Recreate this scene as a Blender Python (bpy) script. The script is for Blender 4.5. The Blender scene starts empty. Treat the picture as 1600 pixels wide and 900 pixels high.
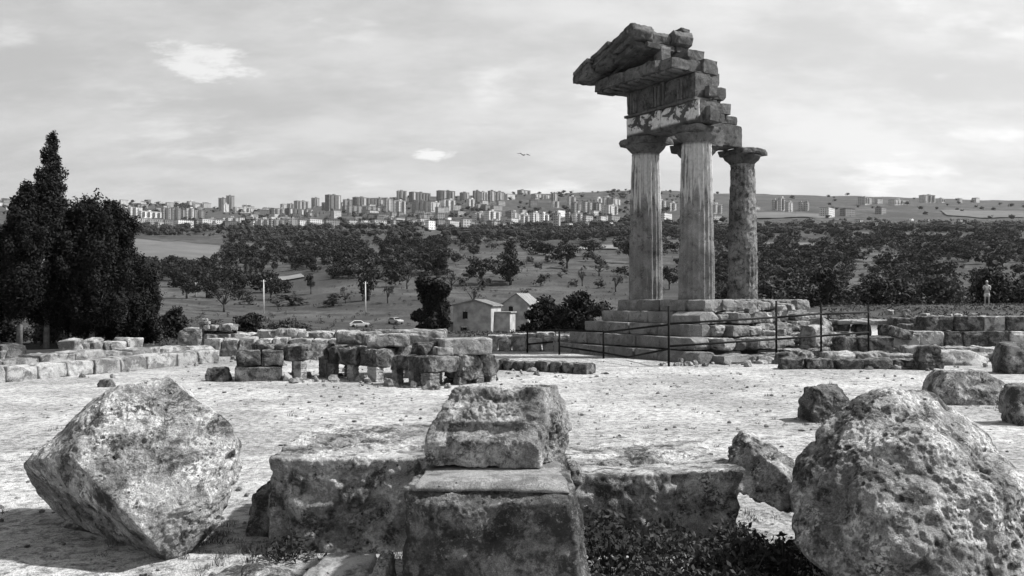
import bpy, bmesh, math, random
import numpy as np
from mathutils import Vector, Matrix, noise as mnoise

# ------------------------------------------------------------------ camera, sky, sun, exposure
SC = bpy.context.scene
COL = SC.collection
F, CX, HY, EZ = 1400.0, 800.0, 468.0, 2.0          # focal length in photo pixels, centre, horizon row, eye height
cam = bpy.data.cameras.new('camera'); cam_o = bpy.data.objects.new('camera', cam); COL.objects.link(cam_o)
cam_o.location = (0, 0, EZ); cam_o.rotation_euler = (math.radians(90), 0, 0)
cam.sensor_width = 36.0; cam.lens = 36.0 * F / 1600.0; cam.shift_y = (HY - 450.0) / 1600.0
cam.clip_start = 0.1; cam.clip_end = 20000
SC.camera = cam_o

SUN_AZ, SUN_EL = math.radians(3.0), math.radians(49.0)   # azimuth counted from +X (right) towards +Y
sun_dir = Vector((math.cos(SUN_EL) * math.cos(SUN_AZ), math.cos(SUN_EL) * math.sin(SUN_AZ), math.sin(SUN_EL)))
sun = bpy.data.lights.new('sun', 'SUN'); sun.energy = 5.0; sun.angle = math.radians(2.2); sun.color = (1.0, 0.995, 0.985)
sun_o = bpy.data.objects.new('sun', sun); COL.objects.link(sun_o)
sun_o.rotation_euler = sun_dir.to_track_quat('Z', 'Y').to_euler()

world = bpy.data.worlds.new('World'); SC.world = world; world.use_nodes = True
wn, wl = world.node_tree.nodes, world.node_tree.links
wn.clear()
def W(t, **k):
    n = wn.new(t)
    for a, b in k.items(): setattr(n, a, b)
    return n
sky = W('ShaderNodeTexSky', sky_type='NISHITA', sun_disc=False)
sky.sun_elevation = SUN_EL; sky.sun_rotation = math.radians(90) - SUN_AZ
sky.dust_density = 3.0; sky.air_density = 1.0
bw = W('ShaderNodeRGBToBW'); wl.new(sky.outputs[0], bw.inputs[0])
tc = W('ShaderNodeTexCoord')
sep = W('ShaderNodeSeparateXYZ'); wl.new(tc.outputs['Generated'], sep.inputs[0])
def wmath(op, a, b=None, c=None, clamp=False):
    n = W('ShaderNodeMath', operation=op); n.use_clamp = clamp
    for i, v in enumerate((a, b, c)):
        if v is None: continue
        if isinstance(v, (int, float)): n.inputs[i].default_value = v
        else: wl.new(v, n.inputs[i])
    return n.outputs[0]
den = wmath('ADD', wmath('MAXIMUM', sep.outputs[2], 0.0), 0.30)
comb = W('ShaderNodeCombineXYZ')
wl.new(wmath('DIVIDE', sep.outputs[0], den), comb.inputs[0]); wl.new(wmath('DIVIDE', sep.outputs[1], den), comb.inputs[1])
def wnoise(scale, detail, rough, off):
    m = W('ShaderNodeMapping'); m.inputs['Location'].default_value = off; m.inputs['Scale'].default_value = (1.0, 1.7, 1)
    wl.new(comb.outputs[0], m.inputs[0])
    n = W('ShaderNodeTexNoise'); n.inputs['Scale'].default_value = scale; n.inputs['Detail'].default_value = detail
    n.inputs['Roughness'].default_value = rough; wl.new(m.outputs[0], n.inputs['Vector']); return n.outputs[0]
def wramp(v, lo, hi):
    m = W('ShaderNodeMapRange'); m.interpolation_type = 'SMOOTHSTEP'
    m.inputs[1].default_value = lo; m.inputs[2].default_value = hi; wl.new(v, m.inputs[0]); return m.outputs[0]
veil = wramp(wnoise(1.9, 8, 0.62, (3.1, 1.7, 0)), 0.36, 0.66)         # thin veil of high cloud
puff = wramp(wnoise(4.2, 7, 0.55, (8.3, 5.2, 2.0)), 0.55, 0.78)       # small bright puffs
clear = wmath('MULTIPLY', bw.outputs[0], 0.62)
def wmix(f, a, b):
    n = W('ShaderNodeMix', data_type='FLOAT'); wl.new(f, n.inputs[0])
    for i, v in ((2, a), (3, b)):
        if isinstance(v, (int, float)): n.inputs[i].default_value = v
        else: wl.new(v, n.inputs[i])
    return n.outputs[0]
# two distinct little clouds low over the town, as the photograph shows them
def cloudlet(px, py, rx, ry):
    d = Vector(((px - CX) / F, 1, (HY - py) / F)).normalized()
    sx = wmath('DIVIDE', wmath('SUBTRACT', sep.outputs[0], d.x), rx); sz = wmath('DIVIDE', wmath('SUBTRACT', sep.outputs[2], d.z), ry)
    r2 = wmath('ADD', wmath('MULTIPLY', sx, sx), wmath('MULTIPLY', sz, sz))
    n = wnoise(13.0, 8, 0.68, (px * .01, 0, 0))
    v = wmath('SUBTRACT', wmath('ADD', 1.0, wmath('MULTIPLY', wmath('SUBTRACT', n, 0.5), 4.5)), r2)
    v = wmath('MULTIPLY', wramp(v, 0.0, 1.1), wmath('GREATER_THAN', sep.outputs[1], 0.0))
    return v
low = 4.35; mid = 5.7; white = 7.2
g = wmix(veil, low, mid)
g = wmix(wmath('MULTIPLY', puff, 0.75), g, white)
for c in ((318, 98, .055, .020), (676, 241, .024, .0085)):
    g = wmix(wmath('MULTIPLY', cloudlet(*c), 0.9), g, white * 1.02)
right_glow = wramp(sep.outputs[0], -0.45, 0.60)                        # thinner cloud on the sun's side
g = wmath('MULTIPLY', g, wmath('ADD', 0.90, wmath('MULTIPLY', right_glow, 0.30)))
thin = wramp(sep.outputs[2], 0.34, 0.85)                               # the veil thins out overhead
g = wmix(wmath('SUBTRACT', 0.85, wmath('MULTIPLY', thin, 0.6)), clear, g)
bgn = W('ShaderNodeBackground'); wl.new(g, bgn.inputs[0]); bgn.inputs[1].default_value = 0.10
wo = W('ShaderNodeOutputWorld'); wl.new(bgn.outputs[0], wo.inputs[0])

SC.view_settings.view_transform = 'Standard'; SC.view_settings.look = 'None'
SC.view_settings.exposure = 0.6; SC.view_settings.gamma = 1.0
SC.cycles.max_bounces = 5; SC.cycles.diffuse_bounces = 3; SC.cycles.use_denoising = True

rng = np.random.default_rng(7); random.seed(7)
def PX(px, py, Y): return np.array(((px - CX) / F * Y, Y, EZ + (HY - py) / F * Y))
def GX(px, Y): return (px - CX) / F * Y
def GY(py, z=0.0): return F * (EZ - z) / (py - HY)

# ------------------------------------------------------------------ numeric noise
def _h(ix, iy, iz, s):
    n = (ix * 374761393 + iy * 668265263 + iz * 2147483647 + s * 974711) & 0xffffffff
    n = ((n ^ (n >> 13)) * 1274126177) & 0xffffffff
    n = ((n ^ (n >> 16)) * 2246822519) & 0xffffffff
    return ((n ^ (n >> 15)) & 0xffff) / 32767.5 - 1.0
def vnoise(P, s=0):
    i = np.floor(P).astype(np.int64); f = P - i; f = f * f * f * (f * (f * 6 - 15) + 10)
    x, y, z = i[:, 0], i[:, 1], i[:, 2]; fx, fy, fz = f[:, 0], f[:, 1], f[:, 2]
    def L(a, b, t): return a + (b - a) * t
    return L(L(L(_h(x, y, z, s), _h(x + 1, y, z, s), fx), L(_h(x, y + 1, z, s), _h(x + 1, y + 1, z, s), fx), fy),
             L(L(_h(x, y, z + 1, s), _h(x + 1, y, z + 1, s), fx), L(_h(x, y + 1, z + 1, s), _h(x + 1, y + 1, z + 1, s), fx), fy), fz)
def fbm(P, freq, octv=4, s=0, gain=.5):
    t = 0; a = 1.0; tot = 0
    for o in range(octv):
        t = t + a * vnoise(P * freq + 17.3 * o, s + o * 13); tot += a; a *= gain; freq *= 2.03
    return t / tot

# ------------------------------------------------------------------ mesh and object helpers
def mesh_np(name, V, Fa, mat=None, smooth=False):
    me = bpy.data.meshes.new(name); V = np.asarray(V, np.float32); Fa = np.asarray(Fa, np.int32); k = Fa.shape[1]
    me.vertices.add(len(V)); me.vertices.foreach_set('co', V.ravel())
    me.loops.add(Fa.size); me.loops.foreach_set('vertex_index', Fa.ravel())
    me.polygons.add(len(Fa)); me.polygons.foreach_set('loop_start', np.arange(0, Fa.size, k, dtype=np.int32))
    me.polygons.foreach_set('loop_total', np.full(len(Fa), k, np.int32))
    me.polygons.foreach_set('use_smooth', np.full(len(Fa), bool(smooth)))
    me.update(calc_edges=True); me.validate()
    if mat: me.materials.append(mat)
    return me
def link(name, me, parent=None, loc=(0, 0, 0), rz=0.0):
    o = bpy.data.objects.new(name, me); COL.objects.link(o); o.location = loc; o.rotation_euler = (0, 0, rz)
    if parent: o.parent = parent
    return o
def tag(o, label=None, cat=None, group=None, kind=None):
    if label: o['label'] = label
    if cat: o['category'] = cat
    if group: o['group'] = group
    if kind: o['kind'] = kind
    return o
def empty(name, loc=(0, 0, 0), rz=0.0): return link(name, None, None, loc, rz)

_ico = {}
def ico(level):
    if level not in _ico:
        bm = bmesh.new(); bmesh.ops.create_icosphere(bm, subdivisions=level, radius=1.0)
        V = np.array([v.co[:] for v in bm.verts]); V /= np.linalg.norm(V, axis=1)[:, None]
        Fa = np.array([[v.index for v in f.verts] for f in bm.faces]); bm.free(); _ico[level] = (V, Fa)
    return _ico[level]
def hull_planes(pts):
    bm = bmesh.new()
    for p in pts: bm.verts.new(p)
    bmesh.ops.convex_hull(bm, input=bm.verts); c = np.mean(pts, axis=0); out = []
    bm.normal_update()
    for f in bm.faces:
        n = np.array(f.normal); h = float(np.dot(n, np.array(f.verts[0].co) - c))
        if h < 0: n, h = -n, -h
        if f.calc_area() < 1e-5: continue
        if all(np.dot(n, m) < .985 for m, _ in out): out.append((n, h))
    bm.free(); return c, np.array([o[0] for o in out]), np.array([max(o[1], .02) for o in out])
def worley(P, s=0):
    i = np.floor(P).astype(np.int64); best = np.full(len(P), 9.0)
    for dx in (-1, 0, 1):
        for dy in (-1, 0, 1):
            for dz in (-1, 0, 1):
                c = i + np.array((dx, dy, dz)); j = np.stack([_h(c[:, 0], c[:, 1], c[:, 2], s + k) for k in (1, 2, 3)], 1) * .5 + .5
                best = np.minimum(best, ((c + j - P) ** 2).sum(1))
    return np.sqrt(best)
def stone_mesh(name, pts, mat, level=6, p=18, amp=(.05, .02, .008), seed=0, pits=(), npits=0, pit_r=(.03, .07), freq=1.0, floor=None, cuts=0, cutd=(.03, .10), strata=0.0, axis=(0, 0, 1), holes=0.0):
    """rounded, weathered polyhedron through the given corner points (world coordinates); returns mesh with origin at its base and that origin"""
    pts = np.array(pts, float); c, N, H = hull_planes(pts); D, Fa = ico(level); rr = np.random.default_rng(seed + 3)
    size = float(np.mean(pts.max(0) - pts.min(0)))
    for _ in range(cuts):     # broken corners and edges
        a_, b_ = pts[rr.integers(len(pts))] - c, pts[rr.integers(len(pts))] - c; v = a_ * .75 + b_ * .25; n_ = v / np.linalg.norm(v) + rr.normal(size=3) * .18; n_ /= np.linalg.norm(n_)
        hmax = max(0.05, float((np.minimum(1e9, (pts - c) @ n_)).max())); N = np.vstack([N, n_]); H = np.append(H, hmax - rr.uniform(*cutd))
    q = np.maximum(D @ N.T / H, 0.0); r = (q ** p).sum(1) ** (-1.0 / p)
    V = c + D * r[:, None]
    k = freq / max(size, .2)
    V = V + D * (amp[0] * fbm(V, 1.7 * k, 3, seed))[:, None]
    rid = np.abs(fbm(V, 3.4 * k, 4, seed + 21)); V = V - D * (amp[1] * 1.3 * (.35 - np.minimum(rid, .35)) / .35)[:, None]
    m = fbm(V, 6.0 * k, 4, seed + 50); V = V + D * (amp[1] * m - amp[1] * 1.6 * np.maximum(0, m - .25))[:, None]
    if strata:
        ax = np.array(axis, float); ax /= np.linalg.norm(ax); h_ = V @ ax; Q = V * .8 + ax * (h_ * 9.0)[:, None]; V = V + D * (strata * fbm(Q, 1.0, 3, seed + 60))[:, None]
    m = fbm(V, 22.0 * k, 4, seed + 90, .6); V = V + D * (amp[2] * m - amp[2] * 3.0 * np.maximum(0, m - .3))[:, None]
    if holes:
        w = worley(V * 9.0, seed); g_ = np.clip((fbm(V, 1.6, 2, seed + 7) + .15) * 2.5, 0, 1); V = V - D * (holes * g_ * np.clip(1 - w / .42, 0, 1) ** .7)[:, None]
        w = worley(V * 22.0, seed + 5); V = V - D * (holes * .35 * np.clip(1 - w / .42, 0, 1))[:, None]
    for _ in range(npits):
        v = V[rr.integers(len(V))]; pr = rr.uniform(*pit_r)
        d = np.linalg.norm((V - v) * np.array((1, 1, rr.uniform(.8, 1.7))), axis=1); V = V - D * (pr * .8 * np.exp(-(d / pr) ** 4))[:, None]
    for (pc, pr, pd, dr) in pits:
        d = np.linalg.norm((V - np.array(pc)) / np.array(pr), axis=1); V = V + np.array(dr) * (pd * np.exp(-d ** 4))[:, None]
    if floor is not None: V[:, 2] = np.maximum(V[:, 2], floor)
    o = np.array((c[0], c[1], V[:, 2].min()))
    return mesh_np(name, V - o, Fa, mat, True), tuple(o)
_lat = {}
def lattice(nx, ny, nz):
    key = (nx, ny, nz)
    if key in _lat: return _lat[key]
    ids = {}; V = []; Fa = []
    def vid(t):
        if t not in ids: ids[t] = len(V); V.append(t)
        return ids[t]
    n = (nx, ny, nz)
    for ax in range(3):
        a, b = (ax + 1) % 3, (ax + 2) % 3
        for s in (0, n[ax]):
            for i in range(n[a]):
                for j in range(n[b]):
                    q = []
                    for (di, dj) in ((0, 0), (1, 0), (1, 1), (0, 1)):
                        t = [0, 0, 0]; t[ax] = s; t[a] = i + di; t[b] = j + dj; q.append(vid(tuple(t)))
                    Fa.append(q if s else q[::-1])
    _lat[key] = (np.array(V), np.array(Fa)); return _lat[key]
def block_mesh(name, L, Wd, H, mat, step=.16, rad=.04, amp=(.03, .015), seed=0, chip=.0, taper=0.0, maxn=14):
    """weathered rectangular block, centre of its base at the origin"""
    n = [max(3, min(maxn, int(round(s / step)) + 2)) for s in (L, Wd, H)]
    I, Fa = lattice(*n); s = np.array((L, Wd, H), float); h = s / 2; rad = min(rad * .55, .2 * s.min()); V = np.zeros(I.shape)
    for ax in range(3):
        tab = np.concatenate([[-h[ax]], np.linspace(-h[ax] + rad, h[ax] - rad, n[ax] - 1), [h[ax]]]); V[:, ax] = tab[I[:, ax]]
    dist = np.sort(h - np.abs(V), axis=1)[:, 1]
    q = np.clip(V, -(h - rad), h - rad); d = V - q; nn = np.linalg.norm(d, axis=1)[:, None]; dn = d / np.maximum(nn, 1e-9)
    V = q + dn * rad
    if taper: V[:, :2] *= (1 - taper * (V[:, 2:3] / H + .5))
    P = V + np.array((seed * 7.31, seed * 3.17, seed * 1.73))
    e = np.stack([fbm(P, 1.3 / max(.4, float(s.mean())), 2, seed + i * 7) for i in range(3)], 1); V = V + e * amp[0]
    m = fbm(P, 4.5, 3, seed + 31); V = V + dn * (amp[1] * m - amp[1] * 1.8 * np.maximum(0, m - .2))[:, None]
    m = fbm(P, 13.0, 2, seed + 37); V = V + dn * (amp[1] * .45 * m)[:, None]
    w = np.clip(1 - dist / .11, 0, 1) * np.maximum(0, fbm(P, 2.6, 3, seed + 77) + .05); cen = V / np.maximum(np.linalg.norm(V, axis=1)[:, None], 1e-6); V = V - (cen * .35 + dn * .65) * (w * (.06 + amp[1] * 2.2))[:, None]
    if chip:
        rr = np.random.default_rng(seed)
        for _ in range(6):
            c = (rr.integers(0, 2, 3) - .5) * s; 
            if rr.random() < .6: c[rr.integers(0, 2)] *= rr.uniform(-.6, .6)
            n_ = c / s + rr.normal(size=3) * .22; n_ /= np.linalg.norm(n_); t_ = float(n_ @ (np.sign(n_) * h)) - rr.uniform(.10, .50) * chip; ex = np.maximum(V @ n_ - t_, 0); V = V - n_ * ex[:, None]
    V[:, 2] += H / 2
    return mesh_np(name, V, Fa, mat, False)
def block(name, parent, loc, size, mat, rz=0.0, **k):
    return link(name, block_mesh(name, *size, mat, **k), parent, loc, rz)
def box_np(x0, x1, y0, y1, z0, z1):
    V = np.array([(x, y, z) for z in (z0, z1) for (x, y) in ((x0, y0), (x1, y0), (x1, y1), (x0, y1))], float)
    Fa = np.array([(0, 3, 2, 1), (4, 5, 6, 7), (0, 1, 5, 4), (1, 2, 6, 5), (2, 3, 7, 6), (3, 0, 4, 7)])
    return V, Fa
def joinq(parts):
    Vs, Fs, n = [], [], 0
    for V, Fa in parts: Vs.append(V); Fs.append(np.asarray(Fa) + n); n += len(V)
    return np.concatenate(Vs), np.concatenate(Fs)
def box(name, parent, x0, x1, y0, y1, z0, z1, mat): return link(name, mesh_np(name, *box_np(x0, x1, y0, y1, z0, z1), mat), parent)
def tube_np(path, radii, sides=7):
    path = [Vector(p) for p in path]; V = []; Fa = []
    for i, p in enumerate(path):
        t = (path[min(i + 1, len(path) - 1)] - path[max(i - 1, 0)]).normalized()
        a = t.orthogonal().normalized() if abs(t.z) < .99 else Vector((1, 0, 0)); a = (a - t * a.dot(t)).normalized(); b = t.cross(a)
        for k in range(sides):
            an = 2 * math.pi * k / sides; V.append(p + (a * math.cos(an) + b * math.sin(an)) * radii[i])
    for i in range(len(path) - 1):
        for k in range(sides): Fa.append((i * sides + k, i * sides + (k + 1) % sides, (i + 1) * sides + (k + 1) % sides, (i + 1) * sides + k))
    n = len(V)
    for i, base in ((0, 0), (1, (len(path) - 1) * sides)):
        V.append(path[-i]); 
        for k in range(sides):
            q = (base + k, base + (k + 1) % sides); c = n + i
            Fa.append((q[1], q[0], c, c) if i == 0 else (q[0], q[1], c, c))
    return np.array([v[:] for v in V]), np.array(Fa)
def tube(name, parent, path, radii, mat, sides=7, smooth=True):
    V, Fa = tube_np(path, radii, sides); me = bpy.data.meshes.new(name)
    me.from_pydata([tuple(v) for v in V], [], [tuple(dict.fromkeys(int(i) for i in f)) for f in Fa]); me.materials.append(mat)
    if smooth: me.polygons.foreach_set('use_smooth', [True] * len(me.polygons))
    return link(name, me, parent)

# ------------------------------------------------------------------ procedural materials (monochrome place, as photographed)
class NT:
    def __init__(s, name, rough=.9):
        s.m = bpy.data.materials.new(name); s.m.use_nodes = True; s.n, s.l = s.m.node_tree.nodes, s.m.node_tree.links
        s.b = s.n['Principled BSDF']; s.b.inputs['Roughness'].default_value = rough; s.b.inputs['Specular IOR Level'].default_value = .25
        t = s.n.new('ShaderNodeTexCoord'); oi = s.n.new('ShaderNodeObjectInfo')
        k = s.math('MULTIPLY', oi.outputs['Random'], 60.0); c = s.n.new('ShaderNodeCombineXYZ')
        for i in range(3): s.l.new(k, c.inputs[i])
        v = s.n.new('ShaderNodeVectorMath'); v.operation = 'ADD'; s.l.new(t.outputs['Object'], v.inputs[0]); s.l.new(c.outputs[0], v.inputs[1])
        s.vec = v.outputs[0]; s.obj = t.outputs['Object']; s.rand = oi.outputs['Random']
    def math(s, op, a, b=None, clamp=False):
        n = s.n.new('ShaderNodeMath'); n.operation = op; n.use_clamp = clamp
        for i, v in enumerate((a, b)):
            if v is None: continue
            if isinstance(v, (int, float)): n.inputs[i].default_value = v
            else: s.l.new(v, n.inputs[i])
        return n.outputs[0]
    def noise(s, scale, detail=5, rough=.6, vec=None, dist=0.0, sc=None):
        n = s.n.new('ShaderNodeTexNoise'); n.inputs['Scale'].default_value = scale; n.inputs['Detail'].default_value = detail
        n.inputs['Roughness'].default_value = rough; n.inputs['Distortion'].default_value = dist; v = vec or s.vec
        if sc:
            m = s.n.new('ShaderNodeMapping'); m.inputs['Scale'].default_value = sc; s.l.new(v, m.inputs[0]); v = m.outputs[0]
        s.l.new(v, n.inputs['Vector']); return n.outputs[0]
    def voro(s, scale, feature='F1', vec=None):
        n = s.n.new('ShaderNodeTexVoronoi'); n.feature = feature; n.inputs['Scale'].default_value = scale; s.l.new(vec or s.vec, n.inputs['Vector']); return n.outputs[0]
    def ramp(s, v, lo, hi, a=0.0, b=1.0):
        m = s.n.new('ShaderNodeMapRange'); m.interpolation_type = 'SMOOTHSTEP'
        for i, x in ((1, lo), (2, hi), (3, a), (4, b)): m.inputs[i].default_value = x
        s.l.new(v, m.inputs[0]); return m.outputs[0]
    def mix(s, f, a, b):
        n = s.n.new('ShaderNodeMix'); n.data_type = 'FLOAT'
        for i, v in ((0, f), (2, a), (3, b)):
            if isinstance(v, (int, float)): n.inputs[i].default_value = v
            else: s.l.new(v, n.inputs[i])
        return n.outputs[0]
    def color(s, v):
        s.l.new(v, s.b.inputs['Base Color'])
    def bump(s, v, strength=.5, dist=.02):
        n = s.n.new('ShaderNodeBump'); n.inputs['Strength'].default_value = strength; n.inputs['Distance'].default_value = dist
        s.l.new(v, n.inputs['Height']); s.l.new(n.outputs[0], s.b.inputs['Normal'])
def stone_mat(name, base=.30, dark=.07, light=.52, k=1.0, ldark=(.52, .66), llight=(.56, .64), bump=.8, dist=.03, stucco=None, stucco_v=.50, zc=1.0):
    t = NT(name, .95)
    big = t.noise(.9 * k, 4, .55); mid = t.noise(3.6 * k, 8, .70, None, .3); spk = t.noise(24 * k, 6, .72); fine = t.noise(95 * k, 3, .65)
    zone = t.ramp(t.noise(1.5 * k, 7, .66, None, .4), .43, .56)              # crusted against clean stone
    c = t.mix(t.ramp(big, .3, .7), base * .80, base * 1.22)
    c = t.math('MULTIPLY', c, t.math('MULTIPLY', t.ramp(fine, .28, .72, .55, 1.42), t.ramp(t.rand, 0, 1, .84, 1.16)))
    c = t.math('MULTIPLY', c, t.mix(zone, 1 + .36 * zc, 1 - .42 * zc))
    md = t.math('ADD', t.math('ADD', t.math('MULTIPLY', mid, .72), t.math('MULTIPLY', spk, .28)), t.math('MULTIPLY', zone, .035 * zc))
    c = t.mix(t.math('MULTIPLY', t.ramp(md, ldark[0] + .01, ldark[1] - .03), .90), c, dark)
    patch = t.math('MULTIPLY', t.ramp(spk, llight[0] - .02, llight[1]), t.math('MULTIPLY', t.ramp(t.noise(2.3 * k, 6, .66), .42, .56), t.mix(zone, 1.0, .35)))
    c = t.mix(patch, c, light)
    holes = t.ramp(t.voro(11 * k), .10, .22)
    sel = t.ramp(t.noise(4.5 * k, 2, .5), .50, .62)
    hole = t.math('MULTIPLY', t.math('SUBTRACT', 1.0, holes), sel)
    c = t.mix(t.math('MULTIPLY', hole, .75), c, dark * .45)
    if stucco: c = t.mix(t.math('MULTIPLY', stucco(t), t.ramp(t.noise(9, 4, .6), .25, .6, .55, 1)), c, stucco_v)
    t.color(c)
    h = t.math('ADD', t.math('MULTIPLY', mid, .9), t.math('ADD', t.math('MULTIPLY', spk, .55), t.math('MULTIPLY', fine, .28)))
    h = t.math('SUBTRACT', h, t.math('MULTIPLY', hole, .8)); t.bump(h, bump, dist)
    return t.m
def plain_mat(name, v, var=.25, scale=3.0, rough=.8, bump=.2, dist=.01):
    t = NT(name, rough); n = t.noise(scale, 5, .6); t.color(t.ramp(n, .25, .75, v * (1 - var), v * (1 + var)))
    if bump: t.bump(t.noise(scale * 6, 4, .6), bump, dist)
    return t.m
def leaf_mat(name, v, var=.5):
    t = NT(name, .75); g = t.n.new('ShaderNodeNewGeometry')
    r = g.outputs['Random Per Island']; c = t.ramp(r, 0, 1, v * (1 - var), v * (1 + var))
    c = t.math('MULTIPLY', c, t.ramp(t.rand, 0, 1, .75, 1.3)); t.color(c)
    tr = t.n.new('ShaderNodeBsdfTranslucent'); t.l.new(c, tr.inputs[0]); ms = t.n.new('ShaderNodeMixShader'); ms.inputs[0].default_value = .18
    t.l.new(t.b.outputs[0], ms.inputs[1]); t.l.new(tr.outputs[0], ms.inputs[2]); t.l.new(ms.outputs[0], t.n['Material Output'].inputs[0])
    return t.m
M_LICHEN = stone_mat('lichen_limestone', .29, .025, .70, 1.4, (.47, .61), (.47, .57), 1.0, .05, zc=.75)
M_DARKSTONE = stone_mat('dark_weathered_limestone', .25, .035, .46, 1.6, (.44, .60), (.54, .64), 1.0, .05)
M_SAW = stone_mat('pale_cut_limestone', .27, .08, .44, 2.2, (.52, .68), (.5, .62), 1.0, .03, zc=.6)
M_STEP = stone_mat('step_limestone', .25, .05, .42, 1.6, (.52, .68), (.52, .64), 1.0, .08, zc=.35)
M_WALL = stone_mat('pale_wall_limestone', .34, .05, .50, 1.6, (.51, .68), (.50, .62), 1.0, .09)
M_RUIN = stone_mat('brown_ruin_limestone', .17, .025, .38, 1.6, (.46, .62), (.52, .64), 1.0, .09)
M_TEMPLE = stone_mat('temple_limestone', .115, .025, .24, 1.3, (.48, .66), (.54, .66), 1.0, .06, zc=.45)
def _stucco_arch(t):
    s = t.n.new('ShaderNodeSeparateXYZ'); t.l.new(t.obj, s.inputs[0])
    n = t.noise(1.5, 7, .66, t.obj, .5); m = t.ramp(n, .45, .50)
    m = t.math('MULTIPLY', m, t.ramp(s.outputs[0], -.40, -.36, 1, 0)); m = t.math('MULTIPLY', m, t.ramp(s.outputs[2], .10, .22)); return t.math('MULTIPLY', m, t.ramp(s.outputs[2], .74, .80, 1, 0))
M_ARCHITRAVE = stone_mat('architrave_limestone', .105, .025, .22, 1.1, (.48, .66), (.54, .66), 1.0, .06, _stucco_arch, .66, .45)
def shaft_mat(name, lo, hi, base):
    def st(t):
        s = t.n.new('ShaderNodeSeparateXYZ'); t.l.new(t.obj, s.inputs[0])
        n = t.noise(1.7, 5, .6, t.obj, .3, (3.2, 3.2, .40)); zz = t.ramp(s.outputs[2], lo, hi, -.20, .12)
        m = t.ramp(t.math('ADD', n, zz), .50, .58); return t.math('MULTIPLY', m, t.ramp(s.outputs[2], 5.30, 5.40, 1, 0))
    return stone_mat(name, base, .05, .40, 1.2, (.50, .66), (.54, .66), 1.0, .04, st, zc=.35)
M_SHAFT = shaft_mat('fluted_shaft_limestone', 2.3, 4.0, .17)
M_SHAFT_WORN = stone_mat('worn_shaft_limestone', .19, .025, .36, 1.5, (.47, .62), (.54, .64), 1.0, .06, zc=.5)
M_METAL = plain_mat('black_iron', .006, .3, 8, .9, .1)
M_LEAF_CYP = leaf_mat('cypress_foliage', .009)
M_LEAF_DARK = leaf_mat('dark_foliage', .019)
M_LEAF_OLIVE = leaf_mat('olive_foliage', .048)
M_LEAF_WEED = leaf_mat('weed_foliage', .035)
M_BARK = plain_mat('bark', .16, .4, 6, .95, .6, .03)
M_BARK_DARK = plain_mat('dark_bark', .06, .4, 6, .95, .6, .03)

# ------------------------------------------------------------------ terrain
_Ys = np.array([34, 45, 60, 72, 100, 140, 190, 230, 280, 340, 450, 700, 1000, 1350, 1700, 2100, 2500.])
_As = np.array([-.60, -.43, -.264, -.143, .036, .143, .25, .357, .571])
_Py = np.array([
 [550, 530, 515, 514, 512, 505, 492, 480, 467, 450, 420, 385, 368, 357, 343, 324, 314],
 [550, 530, 515, 514, 512, 505, 492, 480, 467, 450, 420, 385, 368, 357, 343, 326, 317],
 [550, 531, 517, 517, 518, 515, 503, 490, 475, 452, 425, 395, 370, 358, 347, 337, 330],
 [550, 532, 520, 519, 522, 526, 512, 490, 462, 445, 410, 385, 364, 354, 338, 320, 308],
 [550, 532, 521, 520, 524, 526, 512, 492, 468, 448, 412, 386, 366, 354, 334, 314, 302],
 [550, 530, 520, 520, 524, 520, 506, 488, 470, 450, 415, 384, 362, 346, 326, 308, 297],
 [550, 522, 507, 507, 511, 508, 495, 480, 465, 446, 414, 380, 358, 342, 322, 309, 302],
 [550, 502, 480, 478.5, 505, 503, 490, 475, 460, 440, 410, 378, 356, 340, 324, 312, 306],
 [550, 500, 477.5, 476, 500, 498, 485, 470, 455, 436, 406, 376, 356, 342, 328, 319, 313.]])
_Pz = EZ + (HY - _Py) / F * _Ys
_lY = np.log(_Ys)
def ter(X, Y):
    X = np.atleast_1d(np.asarray(X, float)); Y = np.atleast_1d(np.asarray(Y, float))
    rho = np.maximum(np.maximum(Y, np.abs(X) / .8), 1.0); a = np.clip(X / rho, -.60, .571)
    ly = np.clip(np.log(rho), _lY[0], _lY[-1])
    i = np.clip(np.searchsorted(_lY, ly) - 1, 0, len(_lY) - 2); t = (ly - _lY[i]) / (_lY[i + 1] - _lY[i])
    j = np.clip(np.searchsorted(_As, a) - 1, 0, len(_As) - 2); u = (a - _As[j]) / (_As[j + 1] - _As[j]); u = u * u * (3 - 2 * u)
    z = (_Pz[j, i] * (1 - t) + _Pz[j, i + 1] * t) * (1 - u) + (_Pz[j + 1, i] * (1 - t) + _Pz[j + 1, i + 1] * t) * u
    P = np.stack([X, Y, 0 * X], 1); w = np.clip((rho - 45) / 100, 0, 1)
    z = z + w * rho * .0035 * fbm(P, 1 / 45., 3, 5) * np.clip(1.6 - rho / 1500, .25, 1)
    front = np.clip((Y + 5) / 30, 0, 1); z = z * front
    near = np.clip(1 - (rho - 25) / 20, 0, 1); z = z + near * (.025 * fbm(P, .45, 3, 8) + .008 * fbm(P, 2.5, 2, 9))
    beyond = np.maximum(rho - 2500, 0); return z - beyond * .05
def drop(px, py, y0=70.0, y1=2500.0):
    Ys = np.geomspace(y0, y1, 900); X = GX(px, Ys); z = ter(X, Ys); v = HY - (z - EZ) / Ys * F
    k = np.argmax(v <= py) if (v <= py).any() else int(np.argmin(v)); return float(X[k]), float(Ys[k]), float(z[k])
rad = np.concatenate([[0.6], np.geomspace(1.5, 5200, 270)]); ang = np.unique(np.concatenate([np.linspace(math.radians(50), math.radians(130), 320), np.linspace(math.radians(130), math.radians(410), 90)[1:-1]]))
A_, R_ = np.meshgrid(ang, rad); gx = (R_ * np.cos(A_)).ravel(); gy = (R_ * np.sin(A_)).ravel(); gz = ter(gx, gy)
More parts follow.
